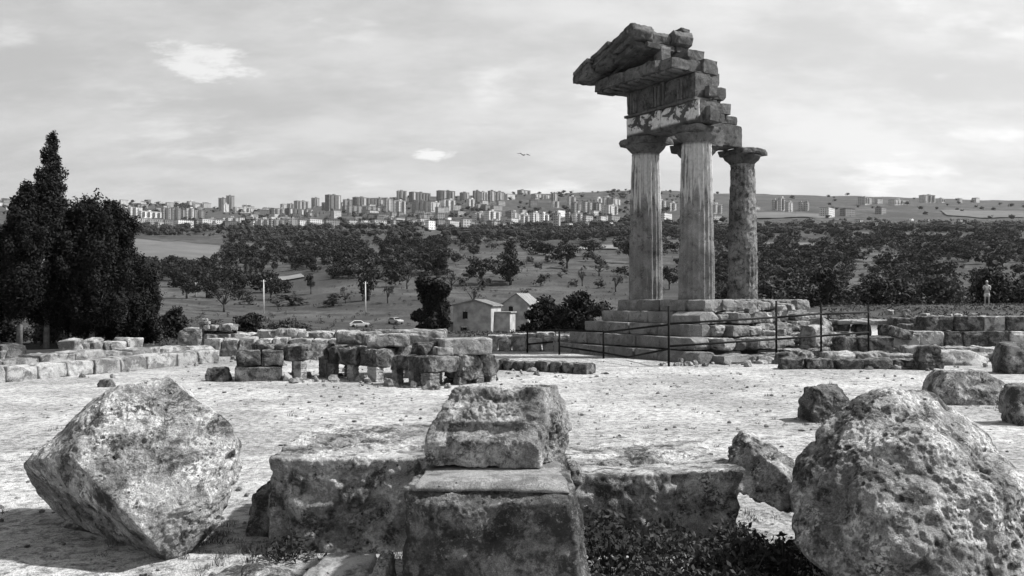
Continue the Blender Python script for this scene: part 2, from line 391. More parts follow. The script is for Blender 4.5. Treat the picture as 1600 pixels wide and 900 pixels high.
na, nr = len(ang), len(rad); ii, jj = np.meshgrid(np.arange(nr - 1), np.arange(na), indexing='ij'); jn = (jj + 1) % na
quads = np.stack([ii * na + jj, (ii + 1) * na + jj, (ii + 1) * na + jn, ii * na + jn], -1).reshape(-1, 4)
V = np.stack([gx, gy, gz], 1); V = np.vstack([V, [0, 0, float(ter(0, 0)[0])]])
cap = np.stack([np.full(na, nr * na), np.arange(na), (np.arange(na) + 1) % na, (np.arange(na) + 1) % na], 1)
V_GROUND = V
g_me = bpy.data.meshes.new('ground')
g_me.from_pydata(V.tolist(), [], quads.tolist() + [tuple(c[:3]) for c in cap.tolist()]); g_me.polygons.foreach_set('use_smooth', [True] * len(g_me.polygons))
P3 = np.stack([V[:, 0], V[:, 1], 0 * V[:, 0]], 1); rho = np.hypot(V[:, 0], V[:, 1])
edge = 37 + 5 * fbm(P3, .12, 3, 3) + 2.5 * fbm(P3, .5, 2, 4) + np.where(V[:, 0] > 10, 8, 0) - np.where(V[:, 0] < -7, 4, 0)
pale = np.clip((edge - V[:, 1]) / 4, 0, 1) * np.clip((60 - np.abs(V[:, 0])) / 10, 0, 1)
at = g_me.attributes.new('trodden', 'FLOAT', 'POINT'); at.data.foreach_set('value', pale.astype(np.float32))
t = NT('earth_and_dry_grass', .98)
a_ = t.n.new('ShaderNodeAttribute'); a_.attribute_name = 'trodden'
n1 = t.noise(.35, 5, .6, t.obj); n2 = t.noise(2.2, 6, .68, t.obj, .8); n3 = t.noise(26, 5, .7, t.obj); n4 = t.noise(95, 2, .6, t.obj)
dust = t.mix(t.ramp(n1, .38, .62), .33, .52); dust = t.mix(t.math('MULTIPLY', t.ramp(n2, .50, .68), .5), dust, .20)
tuft = t.math('MULTIPLY', t.ramp(n3, .52, .64), t.ramp(n2, .36, .58)); dust = t.mix(t.math('MULTIPLY', tuft, .85), dust, .05)
dust = t.math('MULTIPLY', dust, t.ramp(n4, .3, .7, .65, 1.25)); n5 = t.noise(8, 6, .72, t.obj, .5); dust = t.math('MULTIPLY', dust, t.ramp(n5, .34, .60, .42, 1.2))
f1 = t.noise(.012, 6, .62, t.obj); f2 = t.noise(.09, 6, .65, t.obj); f3 = t.noise(1.2, 5, .7, t.obj)
grass = t.mix(t.ramp(f1, .40, .62), .038, .08); grass = t.mix(t.ramp(f2, .44, .60), grass, .03); grass = t.math('MULTIPLY', grass, t.ramp(f3, .3, .7, .45, 1.5))
t.color(t.mix(a_.outputs['Fac'], grass, dust))
t.bump(t.math('ADD', t.math('MULTIPLY', n3, .5), t.math('ADD', t.math('MULTIPLY', n2, .8), t.math('MULTIPLY', n4, .2))), 1.0, .06)
g_me.materials.append(t.m)
tag(link('ground', g_me), kind='structure')

def drape(name, quad_px, mat, lift, nu=26, nv=14, y0=70):
    """a sheet laid on the terrain between four ground points found in the photograph"""
    c = [np.array(drop(px, py, y0)[:2]) for px, py in quad_px]; V = []
    for j in range(nv + 1):
        for i in range(nu + 1):
            u, v = i / nu, j / nv; p = (c[0] * (1 - u) + c[1] * u) * (1 - v) + (c[3] * (1 - u) + c[2] * u) * v; V.append(p)
    V = np.array(V); z = ter(V[:, 0], V[:, 1]); r = np.hypot(V[:, 0], V[:, 1]); V = np.column_stack([V, z + lift * r / 300])
    Fa = [(j * (nu + 1) + i, j * (nu + 1) + i + 1, (j + 1) * (nu + 1) + i + 1, (j + 1) * (nu + 1) + i) for j in range(nv) for i in range(nu)]
    return tag(link(name, mesh_np(name, V, Fa, mat, True)), kind='structure')
M_FIELD = plain_mat('mown_field', .105, .22, .02, .98, .3, .3)
M_TRACK = plain_mat('pale_track', .17, .25, .05, .98, .3, .1)
drape('field', ((205, 412), (322, 416), (345, 386), (205, 374)), M_FIELD, .35)
drape('dirt_track', ((372, 446), (400, 437), (470, 430), (480, 434)), M_TRACK, .5, 20, 3)
drape('dirt_track', ((820, 392), (965, 391), (965, 385), (812, 384)), M_TRACK, .4, 20, 4)
drape('dirt_track', ((1180, 384), (1290, 386), (1290, 382), (1180, 380)), M_FIELD, .4, 20, 4)
drape('field', ((1168, 343), (1290, 343), (1290, 335), (1168, 334)), M_FIELD, .35, 20, 6)
drape('field', ((1480, 338), (1600, 341), (1600, 332), (1470, 330)), M_FIELD, .35, 20, 6)

# ------------------------------------------------------------------ temple: local x runs back along the flank, -y runs along the front towards the viewer
T_ROT = math.radians(31.0); T_LOC = (5.0, 33.5, 2.0)
temple = tag(empty('temple_ruin', T_LOC, T_ROT), 'ruined temple corner with three visible fluted columns, broken entablature and pediment', 'temple')
def shaft(name, x, y, seed, mat, flute=1.0, worn=0.0, H=5.42, r0=.585, r1=.47):
    nz, na_ = 90, 160; z = np.linspace(0, H, nz); an = np.linspace(0, 2 * math.pi, na_, endpoint=False)
    A, Z = np.meshgrid(an, z); tt = Z / H; R = r0 + (r1 - r0) * tt + .022 * np.sin(tt * math.pi)
    P = np.stack([np.cos(A) * R + seed * 9, np.sin(A) * R, Z], -1).reshape(-1, 3)
    big = fbm(P, .9, 3, seed).reshape(A.shape); med = fbm(P, 4.5, 3, seed + 5).reshape(A.shape); fin = fbm(P, 13, 3, seed + 9).reshape(A.shape)
    keep = np.clip(flute * (1.05 - 1.3 * np.maximum(0, big + .12 - .5 * (tt > .62))), 0, 1) if worn == 0 else np.clip(.25 + big, 0, .5)
    fl = np.abs(np.sin(A * 10)) ; R = R - (.055 * (1 - fl) * 0 + .075 * fl ** 1.0) * keep + .075 * keep * .6
    R = R + (.012 + worn * .035) * med + (.006 + worn * .022) * fin - worn * .07 * np.maximum(0, med - .2)
    for zj in ((2.05, 3.93) if worn == 0 else (1.35, 2.75, 4.1)):
        R = R - .03 * np.exp(-((Z - zj - .03 * big) / .022) ** 2)
    neck = np.exp(-((Z - (H - .14)) / .03) ** 2); R = R - .02 * neck
    V = np.stack([np.cos(A) * R, np.sin(A) * R, Z], -1).reshape(-1, 3); i, j = np.meshgrid(np.arange(nz - 1), np.arange(na_), indexing='ij'); jn = (j + 1) % na_
    Fa = np.stack([i * na_ + j, i * na_ + jn, (i + 1) * na_ + jn, (i + 1) * na_ + j], -1).reshape(-1, 4)
    o = link(name, mesh_np(name, V, Fa, mat, True), temple, (x, y, 0)); return o
def echinus(parent, seed, H=5.42, r1=.46, h=.34, rt=.76, worn=.03, cut=None):
    nz, na_ = 16, 64; u = np.linspace(0, 1, nz); an = np.linspace(0, 2 * math.pi, na_, endpoint=False); A, U = np.meshgrid(an, u)
    R = r1 + (rt - r1) * np.sin(U * math.pi / 2) ** 1.0 * U ** .25; R[0] = r1 * .9; Z = H - .02 + h * U
    P = np.stack([np.cos(A) * R + seed * 5, np.sin(A) * R, Z], -1).reshape(-1, 3); R = R + worn * fbm(P, 3.5, 3, seed).reshape(A.shape) - worn * 2.0 * np.maximum(0, fbm(P, 1.6, 2, seed + 3).reshape(A.shape))
    if cut is not None:
        d = np.cos(A - cut); R = R - np.clip(d, 0, 1) ** 2 * .20 * U
    V = np.stack([np.cos(A) * R, np.sin(A) * R, Z], -1).reshape(-1, 3); i, j = np.meshgrid(np.arange(nz - 1), np.arange(na_), indexing='ij'); jn = (j + 1) % na_
    Fa = np.stack([i * na_ + j, i * na_ + jn, (i + 1) * na_ + jn, (i + 1) * na_ + j], -1).reshape(-1, 4)
    return link('echinus', mesh_np('echinus', V, Fa, M_TEMPLE, True), parent)
cols = (('column', 0, 0, 11, M_SHAFT, 1.0, 0.0, None, 1.52), ('column', 0, -2.75, 23, M_SHAFT, 1.0, 0.0, math.radians(-110), 1.2),
        ('column', 2.5, 0, 31, M_SHAFT_WORN, 0, .6, None, 1.52), ('column', 5.0, 0, 47, M_SHAFT_WORN, 0, 1.0, None, 1.42))
labs = ('corner column, plastered grey below and pale fluted above', 'nearest column with white stucco streaks on its upper flutes', 'worn column hidden behind the nearest one', 'rough weathered column standing apart on the right')
for (n_, x, y, sd, m, flt, wrn, cut, ab), lb in zip(cols, labs):
    c = shaft(n_, x, y, sd, m, flt, wrn); c['label'] = lb
    echinus(c, sd, cut=cut, worn=.03 + .04 * wrn)
    block('abacus', c, (0, 0, 5.735), (ab, ab, .27), M_TEMPLE, step=.11, rad=.06, amp=(.05, .03), seed=sd, chip=.3)
def tb(name, x0, x1, y0, y1, z0, z1, mat=M_TEMPLE, seed=1, chip=.0, rad=.025, amp=(.02, .012), step=.13, parent=temple, gap=.006):
    return block(name, parent, ((x0 + x1) / 2, (y0 + y1) / 2, z0), (x1 - x0 - gap, y1 - y0 - gap, z1 - z0 - gap), mat, seed=seed, chip=chip * .6, rad=rad, amp=amp, step=step, maxn=22)
# front entablature
tb('architrave', -.50, .48, -1.40, .52, 6.0, 6.80, M_ARCHITRAVE, 3)
tb('architrave', -.49, .40, -3.38, -1.41, 6.01, 6.80, M_ARCHITRAVE, 4, .55)
tb('architrave', -.20, .38, -3.62, -3.30, 6.05, 6.6, M_TEMPLE, 14, .2, .03, (.03, .02))
tb('taenia', -.575, .45, -3.28, .58, 6.80, 6.90, M_TEMPLE, 5, .0, .012, (.008, .006))
tb('frieze', -.44, .42, -1.55, .46, 6.905, 7.78, M_TEMPLE, 6)
tb('frieze', -.44, .36, -3.15, -1.56, 6.905, 7.76, M_TEMPLE, 7, .35)
for yc in (.22, -1.17, -2.55):
    tg = tb('triglyph', -.50, -.42, yc - .26, yc + .26, 6.91, 7.72, M_TEMPLE, int(20 + yc * 10), 0, .01, (.004, .004))
    for d in (-.17, 0, .17):
        bb = block('bar', tg, (-.055, d, .02), (.05, .115, .74), M_TEMPLE, seed=int(9 + d * 50), rad=.014, amp=(.004, .004), step=.12)
tb('frieze', -.05, .40, -3.42, -3.17, 6.92, 7.35, M_TEMPLE, 17, .2, .03, (.03, .02))
ys = [1.42, .55, -.42, -1.30, -2.15, -2.95]
for k in range(5):
    g_ = tb('cornice_block', -1.40 + (.05, -.03, .03, .0, .12)[k], .38, ys[k + 1], ys[k], 7.86, 8.26 + (.02, 0, .04, .03, -.02)[k], M_TEMPLE, 40 + k, .3, .03, (.03, .02))
    for q in (.25, .72):
        yy = (ys[k] - ys[k + 1]) * (q - .5)
        block('mutule', g_, (-.42, yy, -.075), (.75, .30, .085), M_TEMPLE, seed=60 + k, rad=.015, amp=(.01, .006), step=.15)
tb('bed_mould', -.62, .36, -3.05, .62, 7.785, 7.862, M_TEMPLE, 8, 0, .012, (.01, .006))
tb('cornice_block', .0, .70, -3.10, -2.55, 7.80, 8.32, M_TEMPLE, 49, .15, .03, (.02, .02))
# flank cornice return at the corner
for k, (a, b) in enumerate(((.42, 1.3), (1.31, 2.2))):
    tb('cornice_block', a, b, -.3, 1.38, 7.86, 8.28, M_TEMPLE, 52 + k, .2)
# tympanum wall and raking cornice
def prism(name, prof, x0, x1, mat, seed, amp=.02, nx=16, parent=temple, sub=9):
    """extrude a (y, z) outline along x with worn faces"""
    prof = np.array(prof, float); pts = []
    for i in range(len(prof)):
        a, b = prof[i], prof[(i + 1) % len(prof)]
        for s in range(sub): pts.append(a + (b - a) * s / sub)
    pts = np.array(pts); n = len(pts); V = []; Fa = []; xs = np.linspace(x0, x1, nx)
    c = pts.mean(0)
    for x in xs:
        for p in pts: V.append((x, p[0], p[1]))
    for i in range(nx - 1):
        for j in range(n): Fa.append((i * n + j, (i + 1) * n + j, (i + 1) * n + (j + 1) % n, i * n + (j + 1) % n))
    rings = [n * 0, n * (nx - 1)]
    for ri, base in enumerate(rings):
        prev = base
        for s in (.66, .33):
            st = len(V)
            for p in pts: q = c + (p - c) * s; V.append((xs[0 if ri == 0 else -1], q[0], q[1]))
            for j in range(n):
                f = (prev + j, prev + (j + 1) % n, st + (j + 1) % n, st + j); Fa.append(f if ri == 0 else f[::-1])
            prev = st
        st = len(V); V.append((xs[0 if ri == 0 else -1], c[0], c[1]))
        for j in range(n):
            f = (prev + j, prev + (j + 1) % n, st); Fa.append(f if ri == 0 else f[::-1])
    V = np.array(V); P = V + seed * 3.3
    V = V + np.stack([fbm(P, 1.6, 4, seed + i * 9) for i in range(3)], 1) * amp + np.stack([fbm(P, 6, 3, seed + 40 + i * 9) for i in range(3)], 1) * amp * .6
    me = bpy.data.meshes.new(name); me.from_pydata(V.tolist(), [], [tuple(f) for f in Fa]); me.materials.append(mat); me.polygons.foreach_set('use_smooth', [True] * len(me.polygons))
    bm = bmesh.new(); bm.from_mesh(me); bmesh.ops.recalc_face_normals(bm, faces=bm.faces); bm.to_mesh(me); bm.free()
    return link(name, me, parent)
zt = lambda y: 8.56 + (1.95 - y) * .365
prism('tympanum', ((.75, 8.29), (.75, 8.36), (-1.28, 9.14), (-1.32, 8.29)), -.34, .10, M_TEMPLE, 71, .02)
prism('raking_cornice', ((1.98, zt(1.98) - .28), (2.02, zt(1.98) - .06), (.92, zt(.92) - .10), (.90, zt(.9) - .50), (1.35, 8.30)), -1.95, .55, M_TEMPLE, 72, .10)
prism('raking_cornice', ((.93, zt(.93) - .40), (.98, zt(.95) + .02), (-.12, zt(-.1) - .01), (-.10, zt(-.1) - .44)), -1.75, .75, M_TEMPLE, 73, .10)
for i_, (xa, xb, ye, dz_) in enumerate(((-1.66, -.72, -1.22, .02), (-.70, .18, -1.10, -.03), (.20, 1.05, -1.30, .0))):
    prism('raking_cornice', ((-.12, zt(-.1) - .42), (-.10, zt(-.1) + .07 + dz_), (ye, zt(ye) + .02 + dz_), (ye - .14, zt(ye - .1) - .22), (ye - .05, zt(ye) - .46)), xa, xb, M_TEMPLE, 74 + i_ * 31, (.08, .06, .035)[i_])
    prism('raking_bed', ((.1, zt(.1) - .62), (.1, zt(.1) - .44), (ye + .1, zt(ye + .1) - .48), (ye + .02, zt(ye + .1) - .70)), xa + .22, xb - .02, M_TEMPLE, 174 + i_ * 31, .05)
prism('raking_moulding', ((1.2, zt(1.2) - .62), (1.2, zt(1.2) - .50), (-1.28, zt(-1.28) - .55), (-1.26, zt(-1.28) - .74)), -1.02, .30, M_TEMPLE, 75, .03)
prism('raking_gutter', ((1.85, zt(1.85) - .10), (1.85, zt(1.85) + .03), (.95, zt(.95) + .06), (.95, zt(.95) - .08)), -2.02, -1.62, M_TEMPLE, 171, .03)
prism('raking_gutter', ((.93, zt(.93) - .05), (.93, zt(.93) + .09), (-.1, zt(-.1) + .07), (-.1, zt(-.1) - .06)), -1.86, -1.45, M_TEMPLE, 172, .03)
prism('raking_gutter', ((.9, zt(.9) - .34), (.9, zt(.9) - .26), (-1.2, zt(-1.2) - .24), (-1.2, zt(-1.2) - .34)), -1.84, -1.5, M_TEMPLE, 173, .02)
tb('ridge_block', .62, 1.10, -1.25, -.70, zt(-1) + .06, zt(-1) + .33, M_TEMPLE, 76, .10, .03, (.015, .015))
tb('backing_block', .12, 1.05, -2.2, -1.0, 8.29, 8.62, M_TEMPLE, 77, .12, .03, (.02, .02))
tb('backing_block', .18, .98, -2.1, -1.0, 8.63, 8.92, M_TEMPLE, 78, .12, .03, (.02, .02))
tb('backing_block', .12, .9, -.98, .2, 8.29, 9.0, M_TEMPLE, 79, .2, .04, (.05, .03))
# flank entablature, stepping down towards the right-hand column
tb('architrave', .50, 2.44, -.47, .50, 6.0, 6.86, M_TEMPLE, 80)
tb('architrave', 2.46, 4.50, -.48, .50, 6.0, 6.86, M_TEMPLE, 81, .25)
tb('frieze', .5, 2.6, -.44, .44, 6.87, 7.70, M_TEMPLE, 82)
tb('frieze', 2.61, 3.60, -.45, .44, 6.87, 7.24, M_TEMPLE, 83, .1)
tb('frieze', 3.61, 4.27, -.46, .42, 6.87, 7.20, M_TEMPLE, 84, .25)
tb('frieze', 2.61, 3.40, -.44, .42, 7.25, 7.74, M_TEMPLE, 85, .15)
tb('frieze', 3.41, 3.97, -.40, .40, 7.25, 7.70, M_TEMPLE, 86, .3)
tb('cornice_block', 2.2, 2.95, -.55, .9, 7.75, 8.26, M_TEMPLE, 87, .2)
tb('cornice_block', 2.96, 3.63, -.50, .9, 7.76, 8.24, M_TEMPLE, 88, .3)
tb('gutter_block', 1.5, 2.5, -.4, .8, 8.28, 8.80, M_TEMPLE, 89, .2)
tb('gutter_block', 2.52, 3.30, -.46, .8, 8.27, 8.78, M_TEMPLE, 90, .35)

# ------------------------------------------------------------------ stepped temple platform
plat = tag(empty('temple_platform', (T_LOC[0], T_LOC[1], 0), T_ROT), 'stepped stone temple base of cut blocks with a broken rubble side under the columns', 'platform')
rb = np.random.default_rng(12)
SH = .405
for k in range(5):
    x0 = -.78 - .43 * k; y = .78 + .43 * k; zt_ = 2.0 - SH * k; yend = (-3.9, -4.25, -4.35, -4.9, -5.5)[k]; sd = 100 + 20 * k
    if k == 4: zt_ -= .02
    while y > yend + .3:
        L = min(rb.uniform(1.1, 1.75), y - yend); 
        if y - L - yend < .5: L = y - yend
        block('step_block', plat, (x0 + .45 + rb.uniform(-.03, .03) * (1 + (k > 3)), y - L / 2, zt_ - SH), (.9, L - .02, SH - .006), M_STEP, seed=sd, step=.10, rad=.03, amp=(.012, .016), chip=(.10 if y > -2.5 else .4), maxn=18); y -= L; sd += 1
# floor slabs on top, under the columns
for (xa, xb, ya, yb) in ((.12, 1.6, -.85, .9), (1.62, 3.3, -.95, .9), (3.32, 4.9, -.9, .9), (4.92, 6.2, -.95, .85), (6.22, 7.3, -.8, .8), (.12, 1.1, -3.9, -2.4), (.12, 1.3, -2.38, -.87), (1.12, 1.9, -3.5, -2.2)):
    block('floor_slab', plat, ((xa + xb) / 2, (ya + yb) / 2, 2.0 - SH + .001), (xb - xa - .015, yb - ya - .015, SH - .003), M_STEP, seed=sd, step=.16, rad=.04, amp=(.03, .02), chip=.2); sd += 1
def ycut(x): return np.interp(x, (-1, 1.2, 2.4, 4.0, 7.5, 10.5), (-3.9, -3.9, -3.1, -2.0, -1.1, -.6))
for k in range(5):
    x = -.2 if k == 0 else 0.1 - .5 * k; xend = 7.2 + (.0, .5, .9, 1.7, 2.4)[k]; off = (.0, .42, .75, 1.45, 2.05)[k]; ztop = 2.0 - SH * k
    while x < xend:
        L = rb.uniform(.3, 1.1); D_ = rb.uniform(.8, 1.2); yc = ycut(x + L / 2) - off + rb.uniform(-.16, .16) - .1 * np.sin(x * 2 + k)
        hh = SH * rb.uniform(.6, 1.0); mm = M_STEP if rb.random() < .5 else M_WALL
        block('foundation_block', plat, (x + L / 2, yc + D_ / 2, ztop - SH), (L - .03, D_, hh), mm, rz=rb.uniform(-.06, .06), seed=sd, step=.10, rad=.05, amp=(.045, .045), chip=.25, maxn=12)
        if rb.random() < .5:
            block('foundation_block', plat, (x + L / 2, yc + D_ + .55, ztop - SH + .004), (L + .1, 1.2, SH * .93), M_STEP, seed=sd + 7, step=.2, rad=.05, amp=(.05, .03), chip=.2)
        x += L + (rb.uniform(0, .12) if k < 3 else rb.uniform(0, .3)); sd += 1
core_pts = lambda z: [(-.3, .5), (-.3, -3.4), (1.2, -3.4), (4, -1.4), (7, -.6), (7, .5)]
cp = core_pts(0); n_ = len(cp); V = [(x, y, z) for z in (.0, 1.66) for x, y in cp]
cm = bpy.data.meshes.new('core'); cm.from_pydata(V, [], [tuple(range(n_, 2 * n_))] + [(i, (i + 1) % n_, n_ + (i + 1) % n_, n_ + i) for i in range(n_)]); cm.materials.append(M_RUIN); link('core', cm, plat)
# lower apron of half-buried core blocks towards the viewer
for k in range(16):
    x = -.6 + k * .62; yc = ycut(x) - 2.35 - rb.uniform(0, .45)
    block('rubble_stone', plat, (x, yc, -.08), (rb.uniform(.35, .75), rb.uniform(.35, .7), rb.uniform(.2, .48)), M_RUIN if k % 3 else M_WALL, rz=rb.uniform(-.6, .6), seed=sd, step=.09, rad=.10, amp=(.08, .05), chip=.3); sd += 1
for k in range(10):
    x = 1.0 + k * .75; yc = ycut(x) - rb.uniform(.2, 1.6); z = 2.0 - SH * (1 + min(4, int((ycut(x) - yc) / .42)))
    block('rubble_stone', plat, (x, yc, max(z, .4) - .05), (rb.uniform(.25, .5), rb.uniform(.25, .5), rb.uniform(.15, .3)), M_WALL, rz=rb.uniform(-1, 1), seed=sd, step=.08, rad=.08, amp=(.06, .04), chip=.2); sd += 1

# ------------------------------------------------------------------ black rail fence round the platform
fence = tag(empty('metal_fence', (GX(1045, 26.9), 26.9, 0)), 'thin black iron rail fence with slim posts around the temple base', 'fence')
def fpt(px, py, Y): p = PX(px, py, Y); return (p[0] - fence.location.x, p[1] - fence.location.y, p[2])
posts = [(824, 513, 550, 33.5), (874, 514, 553, 32.2), (943, 516, 560, 30.2), (1045, 478, 573, 26.6), (1213, 470, 560, 28.6), (1283, 474, 556, 29.6), (1294, 490, 540, 36), (1357, 476, 549, 31.5)]
for px, y0, y1, Y in posts:
    a = fpt(px, y1 + 1, Y); b = fpt(px, y0, Y); tube('post', fence, [a, (b[0], b[1], b[2])], [.035, .035], M_METAL, 8)
rails = [(824, 517, 33.5, 874, 516, 32.2), (874, 516, 32.2, 943, 518, 30.2), (824, 538, 33.5, 895, 531, 35.5), (874, 541, 32.2, 943, 551, 30.2), (943, 551, 30.2, 982, 558, 29.2), (982, 558, 29.2, 1045, 545, 26.6), (943, 519, 30.2, 1045, 507, 26.6),
         (1045, 506, 26.6, 1213, 496, 28.6), (1045, 541, 26.6, 1213, 530, 28.6), (1213, 496, 28.6, 1283, 490, 29.6), (1213, 530, 28.6, 1283, 525, 29.6), (1283, 491, 29.6, 1357, 488, 31.5), (1283, 525, 29.6, 1357, 519, 31.5)]
for a0, b0, Y0, a1, b1, Y1 in rails: tube('rail', fence, [fpt(a0, b0, Y0), fpt(a1, b1, Y1)], [.034, .034], M_METAL, 7)

# ------------------------------------------------------------------ foreground stones
def stone(name, label, cat, pts, mat=None, group=None, **k):
    me, o = stone_mesh(name, pts, mat or M_LICHEN, **k); return tag(link(name, me, None, o), label, cat, group)
def pts_px(L): return [PX(*p) for p in L]
def on_plane(a, b, c, L):
    """corner points where sight lines meet the plane through three known points"""
    A_, B_, C_ = (PX(*q) - np.array((0, 0, EZ)) for q in (a, b, c)); n = np.cross(B_ - A_, C_ - A_); out = []
    for px, py in L: d = np.array(((px - CX) / F, 1, (HY - py) / F)); out.append(d * (n @ A_) / (n @ d) + np.array((0, 0, EZ)))
    return out
fA, fB, fC = (106, 712, 6.95), (228, 834, 6.5), (262, 584, 7.65)
stone('boulder', 'huge lichen-speckled boulder balanced on its edge, with dark undercut left face', 'boulder', on_plane(fA, fB, fC, ((106, 712), (228, 834), (262, 583), (184, 603), (300, 772), (372, 688), (352, 652))) + pts_px([
    (33, 722, 7.45), (52, 768, 8.0), (62, 698, 7.5), (104, 810, 8.1), (200, 868, 7.6), (268, 882, 6.85), (244, 874, 6.95), (382, 738, 7.5), (346, 816, 7.2), (300, 858, 7.0), (380, 690, 7.6), (120, 664, 7.5),
    (110, 780, 8.4), (300, 850, 8.2), (335, 640, 8.5), (190, 612, 8.6), (60, 730, 8.4)]),
    level=8, p=120, amp=(.03, .022, .02), seed=5, cuts=2, cutd=(.02, .05), strata=.022, axis=(.5, -.3, .8), holes=.03, npits=26, pit_r=(.015, .04), pits=((PX(287, 612, 7.45), (.07, .09, .06), .10, (0, 1, -.3)), (PX(366, 716, 7.2), (.07, .1, .05), .10, (-.6, .8, 0))))
stone('rubble_stone', 'dark lump of stone wedged under the left flank of the balanced boulder', 'stone', pts_px([(84, 826, 7.9), (110, 800, 7.9), (180, 812, 7.6), (200, 868, 7.3), (130, 862, 7.5), (100, 845, 7.7), (150, 850, 8.3), (190, 850, 8.2), (120, 815, 8.3)]), M_DARKSTONE, level=5, amp=(.05, .02, .008), seed=8)
def blk_pts(x0, x1, y0, y1, z0, z1, j=.03, seed=0):
    r = np.random.default_rng(seed); return [(x + r.uniform(-j, j), y + r.uniform(-j, j), z + r.uniform(-j, j) * .7) for x in (x0, x1) for y in (y0, y1) for z in (z0, z1)]
stone('stone_block', 'squarish pitted block with a dished pale top left of the stacked pair', 'block', blk_pts(-1.97, -.66, 7.02, 8.85, -.06, .77, .04, 3), M_LICHEN, level=7, p=70, amp=(.04, .035, .02), seed=15, cuts=6, cutd=(.02, .07), strata=.022, holes=.03, npits=34, pit_r=(.02, .06),
      pits=(((-1.30, 7.85, .76), (.13, .13, .2), .10, (0, 0, -1)), ((-1.93, 7.0, .1), (.2, .3, 1.0), .07, (.7, .7, 0)), ((-1.05, 7.02, .35), (.12, .3, .09), .10, (0, 1, 0)), ((-1.6, 7.02, .50), (.16, .3, .09), .06, (0, 1, 0))))
stone('pebble', 'small stone lying in the hollow on top of the squarish block', 'stone', [(-1.38, 7.75, .68), (-1.2, 7.74, .68), (-1.22, 7.92, .69), (-1.37, 7.93, .69), (-1.3, 7.8, .79), (-1.25, 7.85, .78)], M_DARKSTONE, level=4, amp=(.02, .01, .004), seed=4)
upright = stone('stone_block', 'large upright block with sunlight-paled sawn top and shade-darkened rough front at bottom centre', 'block', [(-.69, 5.66, .82), (.39, 5.62, .835), (.40, 5.95, .84), (-.62, 6.02, .835), (-.56, 5.52, .74), (.37, 5.48, .77), (-.66, 5.52, -.06), (.50, 5.45, -.06), (-.70, 5.75, -.06), (.52, 6.9, -.06), (-.66, 6.9, -.06), (.36, 6.9, .83), (-.62, 6.9, .83)],
      M_DARKSTONE, level=7, p=90, amp=(.02, .03, .03), seed=25, cuts=4, cutd=(.02, .06), strata=.012, holes=.02, npits=14, pit_r=(.02, .05), pits=(((-.02, 5.5, .62), (.09, .3, .10), .07, (0, 1, 0)), ((.17, 5.5, .66), (.04, .2, .035), .08, (0, 1, 0)), ((.1, 5.5, .02), (.04, .2, .04), .08, (0, 1, 0))))  # body stone coloured darker so the shaded front contrasts with the lit top
me_, o_ = stone_mesh('sunlit_sawn_top', [(-.645, 5.60, .79), (.375, 5.56, .80), (.39, 6.9, .80), (-.60, 6.9, .80), (-.60, 5.66, .845), (.33, 5.62, .852), (.36, 6.9, .855), (-.58, 6.9, .85)], M_SAW, level=6, p=110, amp=(.006, .016, .012), seed=26); tp = link('sunlit_sawn_top', me_, upright); tp.location = Vector(o_) - upright.location; tp['label'] = 'sawn top face of the block, coloured paler as if sunlit'  # sawn top coloured paler than the body to strengthen its sunlit look
stone('stone_block', 'tapered block with undercut foot resting on the sawn-topped block', 'block', [(-.625, 6.08, .852), (.19, 6.06, .85), (.43, 6.75, .85), (-.55, 6.95, .85), (-.63, 6.06, 1.03), (.19, 6.03, 1.05), (.44, 6.75, 1.05), (-.44, 6.35, 1.36), (.22, 6.28, 1.385), (.36, 6.8, 1.36), (-.40, 6.85, 1.36), (-.56, 6.95, 1.05)],
      M_LICHEN, level=7, p=80, amp=(.03, .022, .02), seed=35, cuts=4, cutd=(.01, .04), strata=.02, holes=.03, npits=22, pit_r=(.02, .05), pits=(((-.22, 6.0, 1.11), (.42, .2, .05), .05, (0, 1, 0)), ((.30, 6.35, 1.0), (.05, .12, .12), .10, (-1, .3, 0)), ((.02, 6.5, 1.39), (.14, .12, .1), .05, (0, 0, -1))))
stone('stone_block', 'low block with a lens-shaped socket hole in its pale top', 'block', blk_pts(.47, 1.80, 7.0, 8.8, -.06, .60, .04, 9), M_LICHEN, level=7, p=70, amp=(.04, .035, .02), seed=45, cuts=6, cutd=(.02, .07), strata=.022, holes=.03, npits=18, pit_r=(.02, .05),
      pits=(((1.19, 7.74, .60), (.16, .13, .3), .24, (0, 0, -1)), ((.98, 7.0, .5), (.07, .3, .05), .06, (0, 1, 0)), ((1.55, 7.0, .2), (.3, .3, .35), .10, (0, 1, 0))))
stone('leaning_stone', 'jagged slab leaning between the socketed block and the right-hand boulder', 'stone', pts_px([(1150, 666, 7.6), (1160, 672, 7.4), (1124, 716, 7.35), (1130, 748, 7.2), (1152, 772, 7.05), (1232, 806, 6.75), (1262, 770, 6.7), (1215, 690, 7.35), (1182, 682, 7.5), (1300, 770, 7.1), (1240, 800, 7.5), (1150, 760, 7.7)]), M_LICHEN, level=6, p=60, amp=(.06, .035, .02), seed=55, cuts=5, cutd=(.03, .08), strata=.02, axis=(.6, 0, .7), holes=.03, npits=14, pit_r=(.015, .04))
